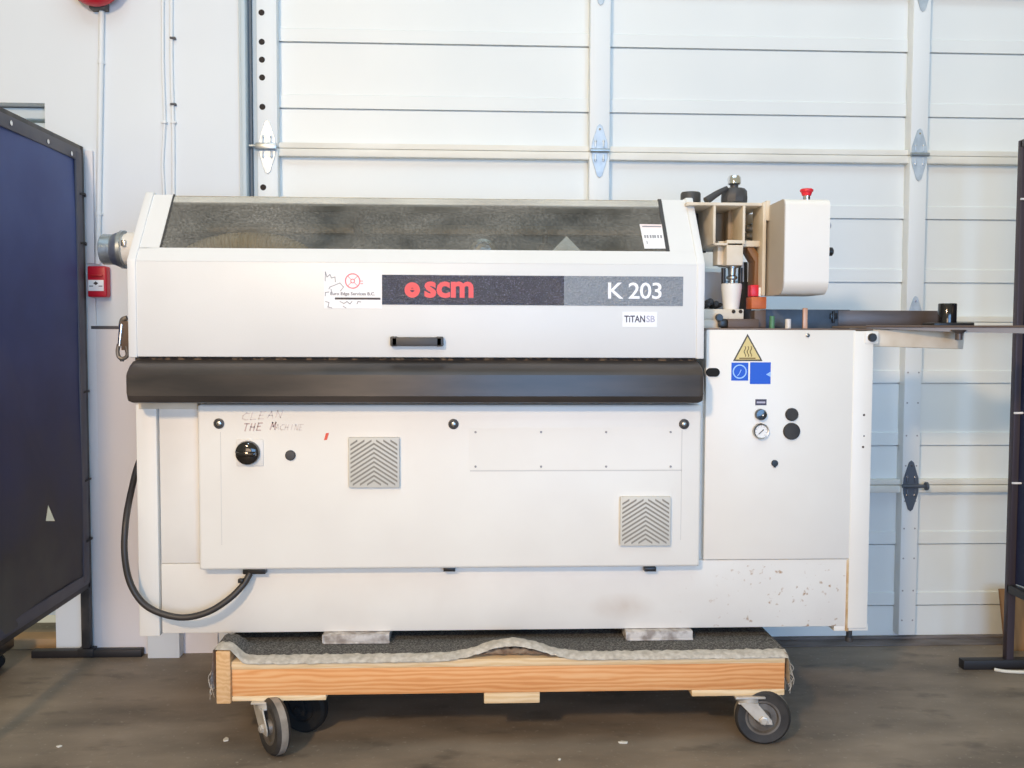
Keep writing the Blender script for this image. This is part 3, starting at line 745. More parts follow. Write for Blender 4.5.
# window
wn = MB(); slab(gx0 - .004, gx1 + .004, fg0 - .01, fg1, .004, mb=wn)
win = wn.build('window', 'dusty_window', hood, 'dusty smoke-grey window')
tr_ = MB(); slab(gx0 - .002, gx1 + .002, .88, .975, .012, mb=tr_); tr_.build('window_rail', 'machine_white_b', hood, 'dusty beige rail along the window top')
for xa, xb in ((gx0 - .001, gx0 + .004), (gx1 - .010, gx1 + .001)):
    (ya, za), (yb, zb_) = fr(fg0), fr(1.0)
    MB().prism([(ya - .0012, za + .001), (yb - .0012, zb_ + .001), (yb + .004, zb_ - .004), (ya + .004, za - .004)], 'X', xa, xb).build('window_gasket', 'dark_grey', hood)
# sticker on window
s0 = P(654, 237, (fr(fg0)[0] + fr(1)[0]) / 2 - .02)
def onslope(x, y):                                            # hits the slanted plane
    n = Vector((0, zt_ - hz1, -(ypt - YH))); p0_ = Vector((0, YH, hz1)); d = ray(x, y)
    return CAM + d * ((p0_ - CAM).dot(n) / d.dot(n))
def slope_quad(pts, th, mb, mi=0):
    n = Vector((0, -(zt_ - hz1), (ypt - YH))).normalized()
    t = bmesh.new(); A = [t.verts.new(onslope(*p)) for p in pts]; B = [t.verts.new(onslope(*p) + n * th) for p in pts]
    t.faces.new(A); t.faces.new(B[::-1]); k = len(pts)
    for i in range(k): t.faces.new((A[i], B[i], B[(i + 1) % k], A[(i + 1) % k]))
    bmesh.ops.recalc_face_normals(t, faces=t.faces); mb._add(t, mi)
sk = MB(); slope_quad([(639.5, 224.2), (662.5, 224.6), (667.5, 248.6), (644.5, 248.6)], .0006, sk)
slope_quad([(640.0, 224.3), (662.4, 224.7), (663.2, 228.2), (640.7, 228.0)], .0009, sk, 1)
slope_quad([(642.0, 226.0), (661.0, 226.2), (661.3, 227.4), (642.3, 227.2)], .0011, sk, 2)
for i, xx in enumerate((644, 646.5, 649.5, 652, 654, 657, 660)):
    slope_quad([(xx, 235.2), (xx + 1.7, 235.2), (xx + 2.1, 238.2), (xx + .5, 238.2)], .0009, sk, 2)
slope_quad([(646.4, 241.0), (647.2, 241.0), (647.8, 244), (646.9, 244)], .0009, sk, 2)
sk.build('sticker', ['sticker_white', 'sticker_pink', 'ink_grey'], win, 'white paper sticker with pink header')
# handle
x0, x1, zz0, zz1 = R(390.5, 336.5, 443.5, 346, YH - .01)
hn = MB().box(x0 + .004, x1 - .004, YH - .026, YH - .016, zz0, zz1 - .002, .003)
for xa in (x0, x1 - .022): hn.box(xa, xa + .022, YH - .026, YH + .001, zz0 - .001, zz1, .004)
hn.box(x0 + .01, x1 - .01, YH - .002, YH + .001, zz0 + .002, zz1 - .002, mi=1)
hn.build('handle', ['dark_grey', 'black_plastic'], hood, 'dark grey pull handle')
# name plates
y_ = YH
x0, x1, zz0, zz1 = R(382, 275.3, 564, 305, YH)
bp_ = MB().box(x0, x1, y_ - .0015, y_, zz0, zz1).build('brand_plate', 'navy_plate', mc, 'navy name plate lettered scm')
tx0, tx1, tz0, tz1 = R(424.5, 281.5, 473.5, 298, YH)
MB().text('scm', tx0, tx1, y_ - .0016, tz0, tz1, bold=.034).build('lettering', 'logo_red', bp_, 'red letters scm')
p_ = P(412.3, 290, YH); rr = S(7.6, YH)
lg = MB().disc_ring(p_.x, p_.z, rr * .28, rr, y_ - .0015, .0006)
lg.box(p_.x - rr * .3, p_.x + rr * .3, y_ - .0021, y_ - .0015, p_.z - rr * .02, p_.z + rr * .2)
lg.build('emblem', 'logo_red', bp_, 'round red emblem')
x0b, x1b, zz0b, zz1b = R(564, 276.2, 683, 305.5, YH)
kp = MB().box(x1, x1b, y_ - .0015, y_, zz0, zz1).build('model_plate', 'grey_plate', mc, 'blue-grey plate lettered K203')
tx0, tx1, tz0, tz1 = R(608, 282.5, 661.5, 299, YH)
MB().text('K 203', tx0, tx1, y_ - .0016, tz0, tz1, bold=.012, space=.93).build('lettering', 'letter_white', kp, 'white characters K203')
x0, x1, zz0, zz1 = R(622.5, 312, 657, 327, YH)
tt = MB().box(x0, x1, y_ - .0008, y_, zz0, zz1).build('small_sticker', 'sticker_white', mc, 'small white sticker lettered TiTAN')
tx0, tx1, tz0, tz1 = R(624.3, 315.5, 645, 322.3, YH)
MB().text('TiTAN', tx0, tx1, y_ - .0009, tz0, tz1, bold=.02).build('lettering', 'letter_dark', tt)
tx0, tx1, tz0, tz1 = R(646.3, 315.6, 654.8, 322.2, YH)
MB().text('SB', tx0, tx1, y_ - .0009, tz0, tz1, bold=.02).build('lettering', 'letter_grey', tt)
x0, x1, zz0, zz1 = R(324, 270.5, 382, 308.5, YH)
ds = MB().box(x0, x1, y_ - .0008, y_, zz0, zz1).build('service_sticker', 'sticker_white', mc, 'white sticker with red ring emblem and scribbles')
p_ = P(352.7, 281, YH); rr = S(7.6, YH); em = MB().disc_ring(p_.x, p_.z, rr * .86, rr, y_ - .0008, .0005)
for a_ in range(4):
    an = math.pi / 4 + a_ * math.pi / 2
    em.ribbon([(p_.x + rr * .2 * math.cos(an), p_.z + rr * .2 * math.sin(an)), (p_.x + rr * .85 * math.cos(an), p_.z + rr * .85 * math.sin(an))], .0016, y_ - .0008)
em.disc_ring(p_.x, p_.z, rr * .2, rr * .3, y_ - .0008, .0005)
for q in (.0, -2.6): em.box(p_.x + rr * 1.0, p_.x + rr * 1.35, y_ - .0013, y_ - .0008, p_.z + S(q, YH) - .001, p_.z + S(q, YH) + .001)
em.build('emblem', 'logo_pink', ds, 'red ring emblem')
tx0, tx1, tz0, tz1 = R(330.5, 292.2, 375, 296.2, YH)
MB().text('Euro Edge Services B.C.', tx0, tx1, y_ - .0009, tz0, tz1, bold=.015).build('lettering', 'ink_dark', ds)
x0, x1, zz0, zz1 = R(335, 297.6, 380.5, 299.6, YH)
MB().box(x0, x1, y_ - .0013, y_ - .0008, zz0, zz1).build('rule_line', 'label_ink', ds)
def scrib(pts, w_=.0024): MB().ribbon([(P(x, y, YH).x, P(x, y, YH).z) for x, y in pts], w_, y_ - .0008).build('scribble', 'ink_light', ds)
scrib([(325.2, 281), (325.5, 272), (327, 277), (330, 274.5), (331.5, 278), (335, 277), (335.5, 282)])
scrib([(329, 289), (330, 287), (340, 283), (343.5, 287), (340.5, 291)]); scrib([(325.3, 296), (325.5, 292.5), (329, 292)]); scrib([(331, 289), (332, 293)])
scrib([(325.5, 301.5), (329, 302.5), (328, 307), (332, 308)]); scrib([(340, 301.5), (344, 303.5), (347, 301.5), (350, 304), (352, 301.5)]); scrib([(357, 304), (358, 301.5), (361, 302)]); scrib([(343, 306), (346, 308)])

# --- inside the hood
it = MB()
it.box(hx0 + .03, hx1 - .03, .44, .46, hz1 - .12, zt_ - .012); it.box(hx0 + .03, hx1 - .03, .0, .45, hz1 - .14, hz1 - .12)
it.box(hx0 + .03, hx1 - .03, .38, .42, zt_ - .09, zt_ - .06, mi=1)
it.build('inner_tray', ['interior_grey', 'beige_dark'], mc)
pts = [P(x, y, .16) for x, y in ((178, 285), (190, 262), (215, 250), (247, 245.5), (280, 249), (306, 262), (330, 285))]
hs = MB().tube(pts, lambda u: .040 + .003 * (1 if int(u * 110) % 2 else 0), 18, smooth=22); hs.build('extraction_hose', 'hose_tan', mc, 'tan corrugated hose')
p_ = P(483, 252, .13); MB().lathe([(.035, -.03), (.04, -.02), (.04, .02), (.03, .025), (.03, .01), (.012, .012), (.012, .03)], p_, (0, -1, 0), 26).build('pulley', 'steel', mc)
p_ = P(545, 252, .13); MB().lathe([(.022, -.03), (.026, -.02), (.026, .02), (.01, .025)], p_, (0, -1, 0), 22).cyl(p_, p_ + Vector((0, 0, .05)), .008, seg=12).build('feed_roller', 'dark_grey', mc)
a_ = [P(x, y, .09) for x, y in ((552, 251), (566.5, 236), (581, 251))]
MB().prism([(p.x, p.z) for p in a_] + [(a_[2].x, a_[2].z - .08), (a_[0].x, a_[0].z - .08)], 'Y', .09, .096).build('guard_plate', 'white_plastic', mc)
MB().tube([P(352, 252, .14), P(362, 240, .2), P(356, 226, .28), P(366, 212, .34)], .012, 10).build('inner_cable', 'dark_grey', mc)

# --- right front panel
YR2 = YB - .004
x0, x1, zz0, zz1 = R(704.5, 329.6, 853, 559, YR2)
rp = MB().box(x0, x1, YR2 - .006, YB + .02, zz0, zz1, .004).build('right_panel', 'machine_white', mc)
yf = YR2 - .006
def on_r(x, y): return P(x, y, yf)
# top plate of right cabinet
x0, x1, zz0, zz1 = R(704, 328.4, 872, 330, YB)
MB().box(x0, x1, YB - .01, .58, zz0, zz1, .001).build('table_plate', 'bronze_top', mc)
# warning triangle
tri_ = [on_r(747.5, 333.8), on_r(733, 361), on_r(762.5, 361)]
cxy = (sum(p.x for p in tri_) / 3, sum(p.z for p in tri_) / 3)
ws = MB().prism([(p.x, p.z) for p in tri_], 'Y', yf - .0008, yf, mi=0).build('warning_sign', 'sign_border', rp, 'yellow hot surface warning triangle')
MB().prism([(cxy[0] + (p.x - cxy[0]) * .84, cxy[1] + (p.z - cxy[1]) * .84) for p in tri_], 'Y', yf - .0012, yf - .0007).build('sign_face', 'sign_yellow', mc if False else ws)
wv = MB()
for xx in (744.8, 747.8, 750.8):
    wv.ribbon([(on_r(xx + .8 * math.sin(k * 1.05 + .3), 346.5 + k * 1.25).x, on_r(xx, 346.5 + k * 1.25).z) for k in range(9)], .0026, yf - .0012)
wv.ribbon([(on_r(739.5, 358.3).x, on_r(739.5, 358.3).z), (on_r(755, 358.3).x, on_r(755, 358.3).z)], .004, yf - .0012)
wv.build('heat_symbol', 'sign_ink', ws)
# blue signs
x0, x1, zz0, zz1 = R(731.3, 362.6, 748.2, 380.6, yf)
s1 = MB().box(x0, x1, yf - .0008, yf, zz0, zz1).build('safety_sign', 'sign_blue', mc, 'small blue sign with pale ring')
p_ = on_r(739.6, 371.6); r_ = S(7.2, yf); MB().disc_ring(p_.x, p_.z, r_ * .84, r_, yf - .0008, .0005).ribbon([(p_.x - r_ * .3, p_.z - r_ * .6), (p_.x - r_ * .05, p_.z - r_ * .3), (p_.x + r_ * .2, p_.z + r_ * .25)], .002, yf - .0008).build('ring', 'sign_ring', s1)
x0, x1, zz0, zz1 = R(750, 362.3, 770.6, 384, yf)
s2 = MB().box(x0, x1, yf - .0008, yf, zz0, zz1).build('safety_sign', 'sign_blue', mc, 'larger plain blue sign')
q = MB(); a_ = on_r(766, 374.5); b_ = on_r(770.5, 371.5); c_ = on_r(770.5, 377)
q.prism([(a_.x, a_.z), (b_.x, b_.z), (c_.x, c_.z)], 'Y', yf - .0012, yf - .0008)
for yy in (367, 371, 375, 379):
    q.box(on_r(753, yy).x, on_r(764, yy).x, yf - .0010, yf - .0008, on_r(755, yy + .35).z, on_r(755, yy - .35).z, mi=1)
q.build('printing', ['sign_lightblue', 'sign_blue'], s2)
# oval slot
x0, x1, zz0, zz1 = R(706, 368, 719.5, 376.6, yf)
r_ = (zz1 - zz0) / 2; pts = []
for k in range(13): an = math.pi / 2 + math.pi * k / 12; pts.append((x0 + r_ + r_ * math.cos(an), (zz0 + zz1) / 2 + r_ * math.sin(an)))
for k in range(13): an = -math.pi / 2 + math.pi * k / 12; pts.append((x1 - r_ + r_ * math.cos(an), (zz0 + zz1) / 2 + r_ * math.sin(an)))
MB().prism(pts, 'Y', yf - .004, YB + .006).build('oval_grommet', 'rubber_black', mc)
# controls
x0, x1, zz0, zz1 = R(755.3, 399.2, 766.4, 405.2, yf)
MB().box(x0, x1, yf - .0012, yf, zz0, zz1).box(x0 + .004, x1 - .004, yf - .0016, yf, zz0 + .006, zz1 - .007, mi=1).build('name_tag', ['letter_dark', 'letter_grey'], rp, 'small dark tag with pale printing')
def knob(x, y, rpx, name, mt, par=None, d=.016):
    p_ = on_r(x, y); r_ = S(rpx, yf)
    return MB().lathe([(r_, 0), (r_, d * .7), (r_ * .9, d), (r_ * .2, d * 1.05)], (p_.x, yf, p_.z), (0, -1, 0), 28).build(name, mt, par or rp)
k_ = knob(760.3, 414.4, 5.8, 'regulator_button', 'black_gloss'); p_ = on_r(761.4, 415); MB().lathe([(.004, 0), (.004, .0035), (.001, .005)], (p_.x, yf - .016, p_.z), (0, -1, 0), 12).build('stud', 'chrome', k_)
p_ = on_r(760.2, 431); r_ = S(8, yf)
gg = MB().lathe([(r_, 0), (r_, .012), (r_ * .95, .014), (r_ * .82, .013), (r_ * .82, .009)], (p_.x, yf, p_.z), (0, -1, 0), 32).build('pressure_gauge', 'steel', rp, 'round pressure gauge with white dial')
dl = MB().lathe([(r_ * .82, 0), (r_ * .82, .001)], (p_.x, yf - .009, p_.z), (0, -1, 0), 28).build('dial', 'white_plastic', mc if False else gg) if False else None
gp = MB().lathe([(r_ * .82, 0), (r_ * .82, .001)], (p_.x, yf - .0092, p_.z), (0, -1, 0), 28)
gp.ribbon([(p_.x - r_ * .3, p_.z - r_ * .35), (p_.x + r_ * .3, p_.z + r_ * .2)], .0028, yf - .0103, mi=1)
for k in range(9):
    an = rad(-45 + k * 33.75); gp.ribbon([(p_.x + r_ * .62 * math.cos(an), p_.z + r_ * .62 * math.sin(an)), (p_.x + r_ * .74 * math.cos(an), p_.z + r_ * .74 * math.sin(an))], .0012, yf - .0102, mi=2)
gp.build('dial', ['white_plastic', 'label_ink', 'ink_grey'], mc); bpy.data.objects['dial'].parent = gg
knob(791.5, 414.4, 6.6, 'round_plug', 'rubber', d=.008); knob(791.3, 431.2, 8.6, 'round_plug', 'rubber', d=.008)
kk = knob(774.5, 463.2, 3.4, 'lock', 'black_plastic', d=.006)
p_ = on_r(774.4, 466); MB().box(p_.x - .003, p_.x + .003, yf - .006, yf, p_.z - .004, p_.z + .004, .001).build('lock_tab', 'black_plastic', kk)
p_ = on_r(807.5, 335.3); MB().lathe([(.006, 0), (.006, .003), (.002, .005)], (p_.x, yf, p_.z), (0, -1, 0), 14).build('screw', 'steel', rp)

# --- head: bracket, spindle, cup
Y1 = .10
br = MB()
x0, x1, zz0, zz1 = R(687, 202.5, 768, 205.5, Y1)
br.box(x0, x1, Y1, .34, zz0, zz1, .001)
zlow = P(730, 244, Y1).z; th = S(1.3, Y1)
for x, dz in ((714.5, 0), (744, 0)):
    xx = P(x, 225, Y1).x; br.box(xx - th, xx + th, Y1, .34, zlow, zz0, .001)
xa = P(714.5, 225, Y1).x; xb = P(744, 225, Y1).x
br.box(xa, xb, Y1, .34, zlow - .004, zlow + .003, .001)
xc = P(766, 225, Y1).x; br.box(P(744, 240, Y1).x, xc, Y1 + .02, .30, P(750, 246, Y1).z, P(750, 240, Y1).z, .001)
br.box(P(702, 225, Y1).x - .03, xa, .32, .34, zlow, zz0)                     # back plate of left bay
br.box(xa, xb, .30, .32, zlow, zz0, mi=1)
br.box(P(726.5, 225, .24).x, P(733, 225, .24).x, .22, .27, zlow, zz0, .002, mi=1)
br.box(xb, xc + .07, .30, .32, zlow, zz0, mi=1)
br.box(P(690, 225, .2).x - .02, P(714, 225, .2).x, .3, .31, zlow - .01, zz0, mi=2)
br.build('head_bracket', ['beige', 'beige_dark', 'dark_grey'], mc)
x0, x1, zz0, zz1 = R(760.5, 203, 764, 296, Y1 + .01)
MB().box(x0, x1, Y1 - .01, Y1 + .1, zz0, zz1, .002).box(x1 - .002, x1 + .012, Y1 - .012, Y1 + .05, P(765, 221, Y1).z, zz1 + .005, .003).build('mounting_plate', 'beige', mc)
for y in (228.5, 236):
    p_ = P(754, y, .22); MB().lathe([(.014, -.02), (.016, -.015), (.016, .012), (.010, .02), (.010, .03)], p_, (-1, -.15, 0), 18).build('air_fitting', 'steel', mc)
# guide column block
x0, x1, zz0, zz1 = R(724, 244, 740.5, 266, .13)
MB().box(x0, x1, .10, .2, zz0, zz1 + .01, .003).box(x0 - .018, x0 + .004, .14, .2, zz0 + .004, zz1 + .01, .002).build('guide_block', 'beige', mc)
p0_ = P(732, 266, .15); p1_ = P(732, 286, .15)
spn = MB().lathe([(S(6, .15), -.001), (S(6, .15), .006), (S(4, .15), .008), (S(3.6, .15), .03), (S(5.5, .15), .034), (S(5.5, .15), .04), (S(3.4, .15), .044), (S(3.4, .15), p0_.z - p1_.z)], p0_, (0, 0, -1), 24)
spn.build('spindle', 'steel', mc)
for dx in (-8.5, 8.5):
    a_ = P(732 + dx, 268, .16); b_ = P(732 + dx, 284, .16); MB().cyl(a_, b_, S(2.2, .16), seg=14).build('guide_rod', 'black_plastic', mc)
p0_ = P(731.5, 283.5, .15); p1_ = P(731.5, 310, .15); hh = p0_.z - p1_.z
MB().lathe([(S(9, .15), 0), (S(10.2, .15), .002), (S(10.2, .15), hh * .18), (S(9.2, .15), hh * .5), (S(7.6, .15), hh)], p0_, (0, 0, -1), 30).build('collet_cup', 'machine_white_b', mc, 'white tapered cup')
# base block & dark mechanism
x0, x1, zz0, zz1 = R(702, 309, 744.5, 328.5, .08)
MB().box(x0, x1 - S(0, .08), .09, .2, zz0 + (zz1 - zz0) * .48, zz1, .002).box(x0, x0 + (x1 - x0) * .45, .09, .2, zz0, zz0 + (zz1 - zz0) * .475, .002).build('clamp_block', 'beige', mc)
for x in (733.5, 740.5):
    p_ = P(x, 311.5, .09); MB().lathe([(.006, 0), (.006, .002)], (p_.x, .09, p_.z), (0, -1, 0), 12).build('cap_screw', 'hole', mc)
dk = MB(); x0, x1, zz0, zz1 = R(727, 319, 758, 328, .08); dk.box(x0, x1, .07, .16, zz0, zz1, .002)
dk.build('feed_guide', 'table_rim', mc)
lv = MB(); p_ = P(719, 317.5, .07); lv.lathe([(.010, -.01), (.012, 0), (.010, .012)], p_, (0, -1, 0), 16); a_ = P(723, 322, .07); lv.box(a_.x - .014, a_.x + .012, .062, .085, a_.z - .016, a_.z + .01, .004)
lv.build('clamp_lever', 'black_plastic', mc)
x0, x1, zz0, zz1 = R(745, 310, 766, 328, .10); MB().box(x0 + .03, x1, .10, .15, zz0, zz1, .002).build('guide_shoe', 'table_rim', mc)
fm = MB()
for x, y, r in ((708, 303, 3.5), (714, 305, 3), (705.5, 306, 2.5), (718, 306, 2)):
    p_ = P(x, y, .2); fm.lathe([(S(r, .2), -.02), (S(r, .2), .02), (S(r * .5, .2), .026)], p_, (.2, -1, .2), 14)
fm.build('valve', 'dark_grey', mc)
x0, x1, zz0, zz1 = R(700, 272, 724, 312, .3); MB().box(x0, x1, .3, .315, zz0 - .05, zz1, .001).build('backing_plate', 'sticker_edge', mc)
# brown curved cover, red clip, orange block
bp2 = [P(x, y, .14) for x, y in ((746, 247), (752, 246), (759, 256), (759, 286), (753, 286), (754, 262), (748, 252))]
MB().prism([(p.x, p.z) for p in bp2], 'Y', .13, .2, .002).build('curved_guard', 'brown_plastic', mc)
x0, x1, zz0, zz1 = R(750.3, 285, 757.8, 296.5, .11); MB().box(x0, x1, .10, .14, zz0, zz1, .002).box(x1, x1 + .009, .10, .14, zz0, zz1 - .008, .002, mi=1).build('clip', ['red_plastic', 'white_plastic'], mc, 'red and white clip')
x0, x1, zz0, zz1 = R(750.5, 297, 765.5, 309, .11); MB().box(x0, x1, .10, .16, zz0, zz1, .002).build('glue_block', 'orange_plastic', mc, 'orange block')
for x in (742.5, 748.5):
    a_ = P(x, 262, .2); b_ = P(x, 282, .2); MB().cyl(a_, b_, S(1.3, .2), seg=10, bev=.001).build('air_tube', 'white_plastic', mc)
x0, x1, zz0, zz1 = R(741, 262, 752, 310, .24); MB().box(x0, x1, .24, .28, zz0 - .03, zz1, .003).build('slide_body', 'dark_grey', mc)
# knobs on top
p_ = P(734, 203, .2); r_ = S(13, .2); hh = S(14, .2)
kb = MB().lathe([(r_, 0), (r_ * 1.02, hh * .3), (r_ * .98, hh * .8), (r_ * .8, hh), (r_ * .2, hh)], p_, (0, 0, 1), 10).lathe([(S(4, .2), hh), (S(4, .2), hh * 1.35)], p_, (0, 0, 1), 16).build('height_knob', 'dark_grey', mc)
MB().lathe([(S(5, .2), hh * 1.25), (S(6.6, .2), hh * 1.35), (S(6.6, .2), hh * 1.75), (S(5.2, .2), hh * 1.92), (S(1, .2), hh * 1.95)], p_, (0, 0, 1), 20).build('knob_cap', 'chrome', kb)
MB().tube([P(727, 188, .17), P(718, 193, .16), P(706, 201, .15)], lambda u: S(2.2 + 1.8 * u, .17), 12).build('clamp_handle', 'dark_grey', kb)
p_ = P(690.5, 201, .3); r_ = S(10, .3); MB().lathe([(r_ * .95, -.02), (r_, .0), (r_, S(7, .3)), (r_ * .9, S(8.5, .3)), (.001, S(8.5, .3))], p_, (0, 0, 1), 24).build('rubber_knob', 'dark_grey', mc)

# --- control box
YX = -.055
x0, x1, zz0, zz1 = R(784, 198.5, 829.5, 294, YX)
ybk = .125; r1, r2 = .022, .042
prof = [(ybk, zz0), (ybk, zz1 - .002)]
for k in range(7): an = math.pi / 2 + (math.pi / 2) * k / 6; prof.append((YX + r1 + r1 * math.cos(an), zz1 - r1 + r1 * math.sin(an)))
for k in range(9): an = math.pi + (math.pi / 2) * k / 8; prof.append((YX + r2 + r2 * math.cos(an), zz0 + r2 + r2 * math.sin(an)))
cb = MB().prism(prof, 'X', x0 + .003, x1 - .003).build('control_box', 'machine_white', mc, angle=30)
MB().prism(prof, 'X', x0, x0 + .003).build('side_cover', 'side_shade_tan', cb, 'side cover with its shade painted in tan')
MB().prism(prof, 'X', x1 - .003, x1).build('side_cover', 'machine_white', cb)
p_ = P(806.5, 199, .03); h_ = S(13.5, .03)
es = MB().lathe([(S(3.6, .03), -.002), (S(3.6, .03), h_ * .55)], (p_.x, .03, zz1), (0, 0, 1), 18).build('button_stem', 'chrome', cb)
MB().lathe([(S(4.4, .03), h_ * .5), (S(5.4, .03), h_ * .75), (S(6.6, .03), h_ * .82), (S(6.6, .03), h_ * .95), (S(5, .03), h_ * 1.02), (S(.5, .03), h_ * 1.04)], (p_.x, .03, zz1), (0, 0, 1), 24).build('emergency_stop', 'red_plastic', cb, 'red mushroom stop button')
p_ = P(830.5, 252, 0.0); MB().lathe([(.010, 0), (.010, .008), (.013, .009), (.013, .024), (.009, .027)], (x1, -.012, p_.z), (1, 0, 0), 16).build('selector_switch', 'black_plastic', cb)
p_ = P(830.5, 226, 0.0); MB().lathe([(.013, 0), (.013, .013), (.008, .018)], (x1, -0.012, p_.z), (1, 0, 0), 16).build('indicator_lamp', 'sticker_edge', cb)
sm = MB()
for y in (210, 217, 236, 262, 270): sm.box(x1, x1 + .008, -.03, -.01, P(830, y + 2, 0).z, P(830, y - 2, 0).z, .001)
sm.build('button_row', 'ink_grey', cb)

# --- guide fence, extension table
x0, x1, zz0, zz1 = R(764, 309.5, 850, 330, .2)
MB().box(x0, x1, .2, .24, zz0, zz1, .002).box(P(831, 315, .19).x, P(838, 315, .19).x, .194, .2, P(833, 319, .19).z, P(833, 313, .19).z, .001, mi=1).box(P(833, 315, .19).x, P(835, 315, .19).x, .19, .2, P(833, 323, .19).z, P(833, 311, .19).z, .001, mi=1).build('guide_fence', ['fence_blue', 'black_plastic'], mc, 'blue-grey guide fence')
x0, x1, zz0, zz1 = R(838, 310.5, 945, 327, .2)
MB().box(x0, x1, .198, .235, zz0, zz1, .002).build('fence_extension', 'fence_brown', mc, 'brown-grey fence bar')
p_ = P(788, 327, .12); MB().cyl((p_.x, .12, P(788, 330, .12).z), (p_.x, .12, P(788, 319, .12).z), S(3, .12), seg=14, bev=.001).build('white_roller', 'white_plastic', mc)
MB().cyl((P(772, 320, .12).x, .12, P(772, 330, .12).z), (P(772, 320, .12).x, .12, P(772, 316, .12).z), S(2.6, .12), seg=14, bev=.001).build('green_roller', 'green_plastic', mc)
x0, x1, zz0, zz1 = R(803.3, 308, 807.6, 331, .06); MB().box(x0, x1, .06, .07, zz0, zz1, .001).build('copper_strip', 'copper', mc)
# extension plate: long plate sloping out towards the camera at its right-hand end
tb_ = MB(); zA = P(850, 326, .12).z
pts = [(P(836, 326, .16).x, .19), (P(1060, 327, .16).x, .19), (P(1060, 331, -.05).x, -.10), (P(960, 331, .02).x, .0), (P(866, 327, .06).x, .06)]
tt_ = bmesh.new(); thick = lambda X: .005 + .019 * min(1, max(0, (X - pts[0][0]) / (P(1000, 330, .0).x - pts[0][0])))
ta = [tt_.verts.new((p[0], p[1], zA)) for p in pts]; tb2 = [tt_.verts.new((p[0], p[1], zA - thick(p[0]))) for p in pts]
tt_.faces.new(ta); tt_.faces.new(tb2[::-1])
for i in range(len(pts)): tt_.faces.new((ta[i], tb2[i], tb2[(i + 1) % len(pts)], ta[(i + 1) % len(pts)]))
bmesh.ops.recalc_face_normals(tt_, faces=tt_.faces); tb_._add(tt_)
et = tb_.build('extension_table', 'table_steel', mc, 'thin steel extension table')
rm = MB(); rm.tube([(pts[4][0], pts[4][1] - .001, zA - .0015), (pts[3][0], pts[3][1] - .001, zA - .0015), (pts[2][0], pts[2][1] - .001, zA - .0015)], .0035, 8, smooth=0); rm.build('table_edge', 'table_rim', et)
# support bracket
b0 = [P(862, 331, .1), P(958, 338, .1), P(957, 349, .1), P(862, 346, .1)]
sbk = MB().prism([(b0[0].x, zA - .011), (b0[1].x, zA - .011), (b0[2].x, b0[2].z), (b0[3].x, b0[3].z)], 'Y', .06, .18, .003)
sb_ = sbk.build('support_arm', 'beige', mc)
p_ = P(868.5, 337.5, .06); x0 = p_.x - S(7, .06); 
MB().box(x0, x0 + S(14, .06), .035, .06, p_.z - S(6.5, .06), p_.z + S(6.5, .06), .003).build('arm_lug', 'machine_white', sb_)
MB().lathe([(S(4.3, .06), 0), (S(4.3, .06), .008), (S(3.4, .06), .012), (.001, .012)], (p_.x, .035, p_.z), (0, -1, 0), 20).build('arm_bolt', 'black_plastic', sb_)
# black cylinder stop on the table
p_ = P(947, 323, .07); hh = P(947, 303.5, .07).z - zA
x0, x1, _, _ = R(928, 321, 968, 327, .07)
stp = MB().box(x0, x1, .03, .11, zA, zA + S(3.5, .07), .003).build('stop_base', 'black_plastic', mc)
MB().lathe([(S(8.8, .07), .0), (S(9, .07), .004), (S(9, .07), hh - .003), (S(8.4, .07), hh), (S(6.5, .07), hh), (S(6.3, .07), hh - .02), (.001, hh - .02)], (p_.x, .07, zA), (0, 0, 1), 30).build('stop_post', 'black_gloss', stp)
MB().lathe([(S(7.5, .07), 0), (S(3.5, .07), .012), (S(3.5, .07), .03), (.001, .032)], (p_.x, -.004, zA - .012), (0, 0, -1), 18).build('stop_bolt', 'fence_brown', stp)

# --- left side: dust port, toggle clamp
YDP = .26
a0 = P(103, 250, YDP).x; a1 = P(114, 250, YDP).x; a2 = P(126, 250, YDP).x; a3 = hx0
zc = P(115, 249.5, YDP).z; rr = S(14.8, YDP)
dp = MB().lathe([(rr * 1.0, 0), (rr * 1.15, .02), (rr * 1.15, a3 - a2 + .02)], (a2 - .004, YDP, zc), (1, 0, 0), 32).build('dust_port', 'machine_white', mc, 'white extraction spigot')
pr = [(rr * .86, .004), (rr * .95, 0)]
L = a1 - a0
for k in range(9): pr += [(rr * .97, L * (k + .3) / 9), (rr * 1.0, L * (k + .75) / 9)]
pr += [(rr * 1.0, L), (rr * 1.14, L + .016), (rr * 1.2, L + .022), (rr * 1.2, a2 - a0 - .014), (rr * 1.26, a2 - a0 - .012), (rr * 1.26, a2 - a0 - .002), (rr * 1.15, a2 - a0)]
MB().lathe(pr, (a0, YDP, zc), (1, 0, 0), 40).build('duct_reducer', 'galvanised', dp, 'crimped galvanised duct end')
MB().box(P(117, 0, YDP - .06).x, P(120, 0, YDP - .06).x + .004, YDP - rr * 1.34, YDP - rr * 1.15, zc + .005, zc + .025, .002).build('clamp_screw', 'steel', dp)
YT = .09
tc_ = MB(); 
tc_.tube([P(127, 318, YT), P(122.5, 320, YT), P(121, 328, YT)], .008, 10, mi=0)
tc_.cyl(P(121.8, 324, YT - .01), P(119.5, 346, YT - .01), .0075, .0055, seg=14, mi=1)
tc_.box(P(122, 330, YT).x, hx0 + .02, YT - .01, YT + .02, P(124, 350, YT).z, P(124, 321, YT).z, .002, mi=2)
tc_.tube([P(119, 344, YT - .006), P(117.6, 351, YT - .006), P(119, 357, YT - .006), P(123.5, 358.5, YT - .006), P(127.5, 355, YT - .006), P(126, 346, YT - .006)], .006, 10, mi=0)
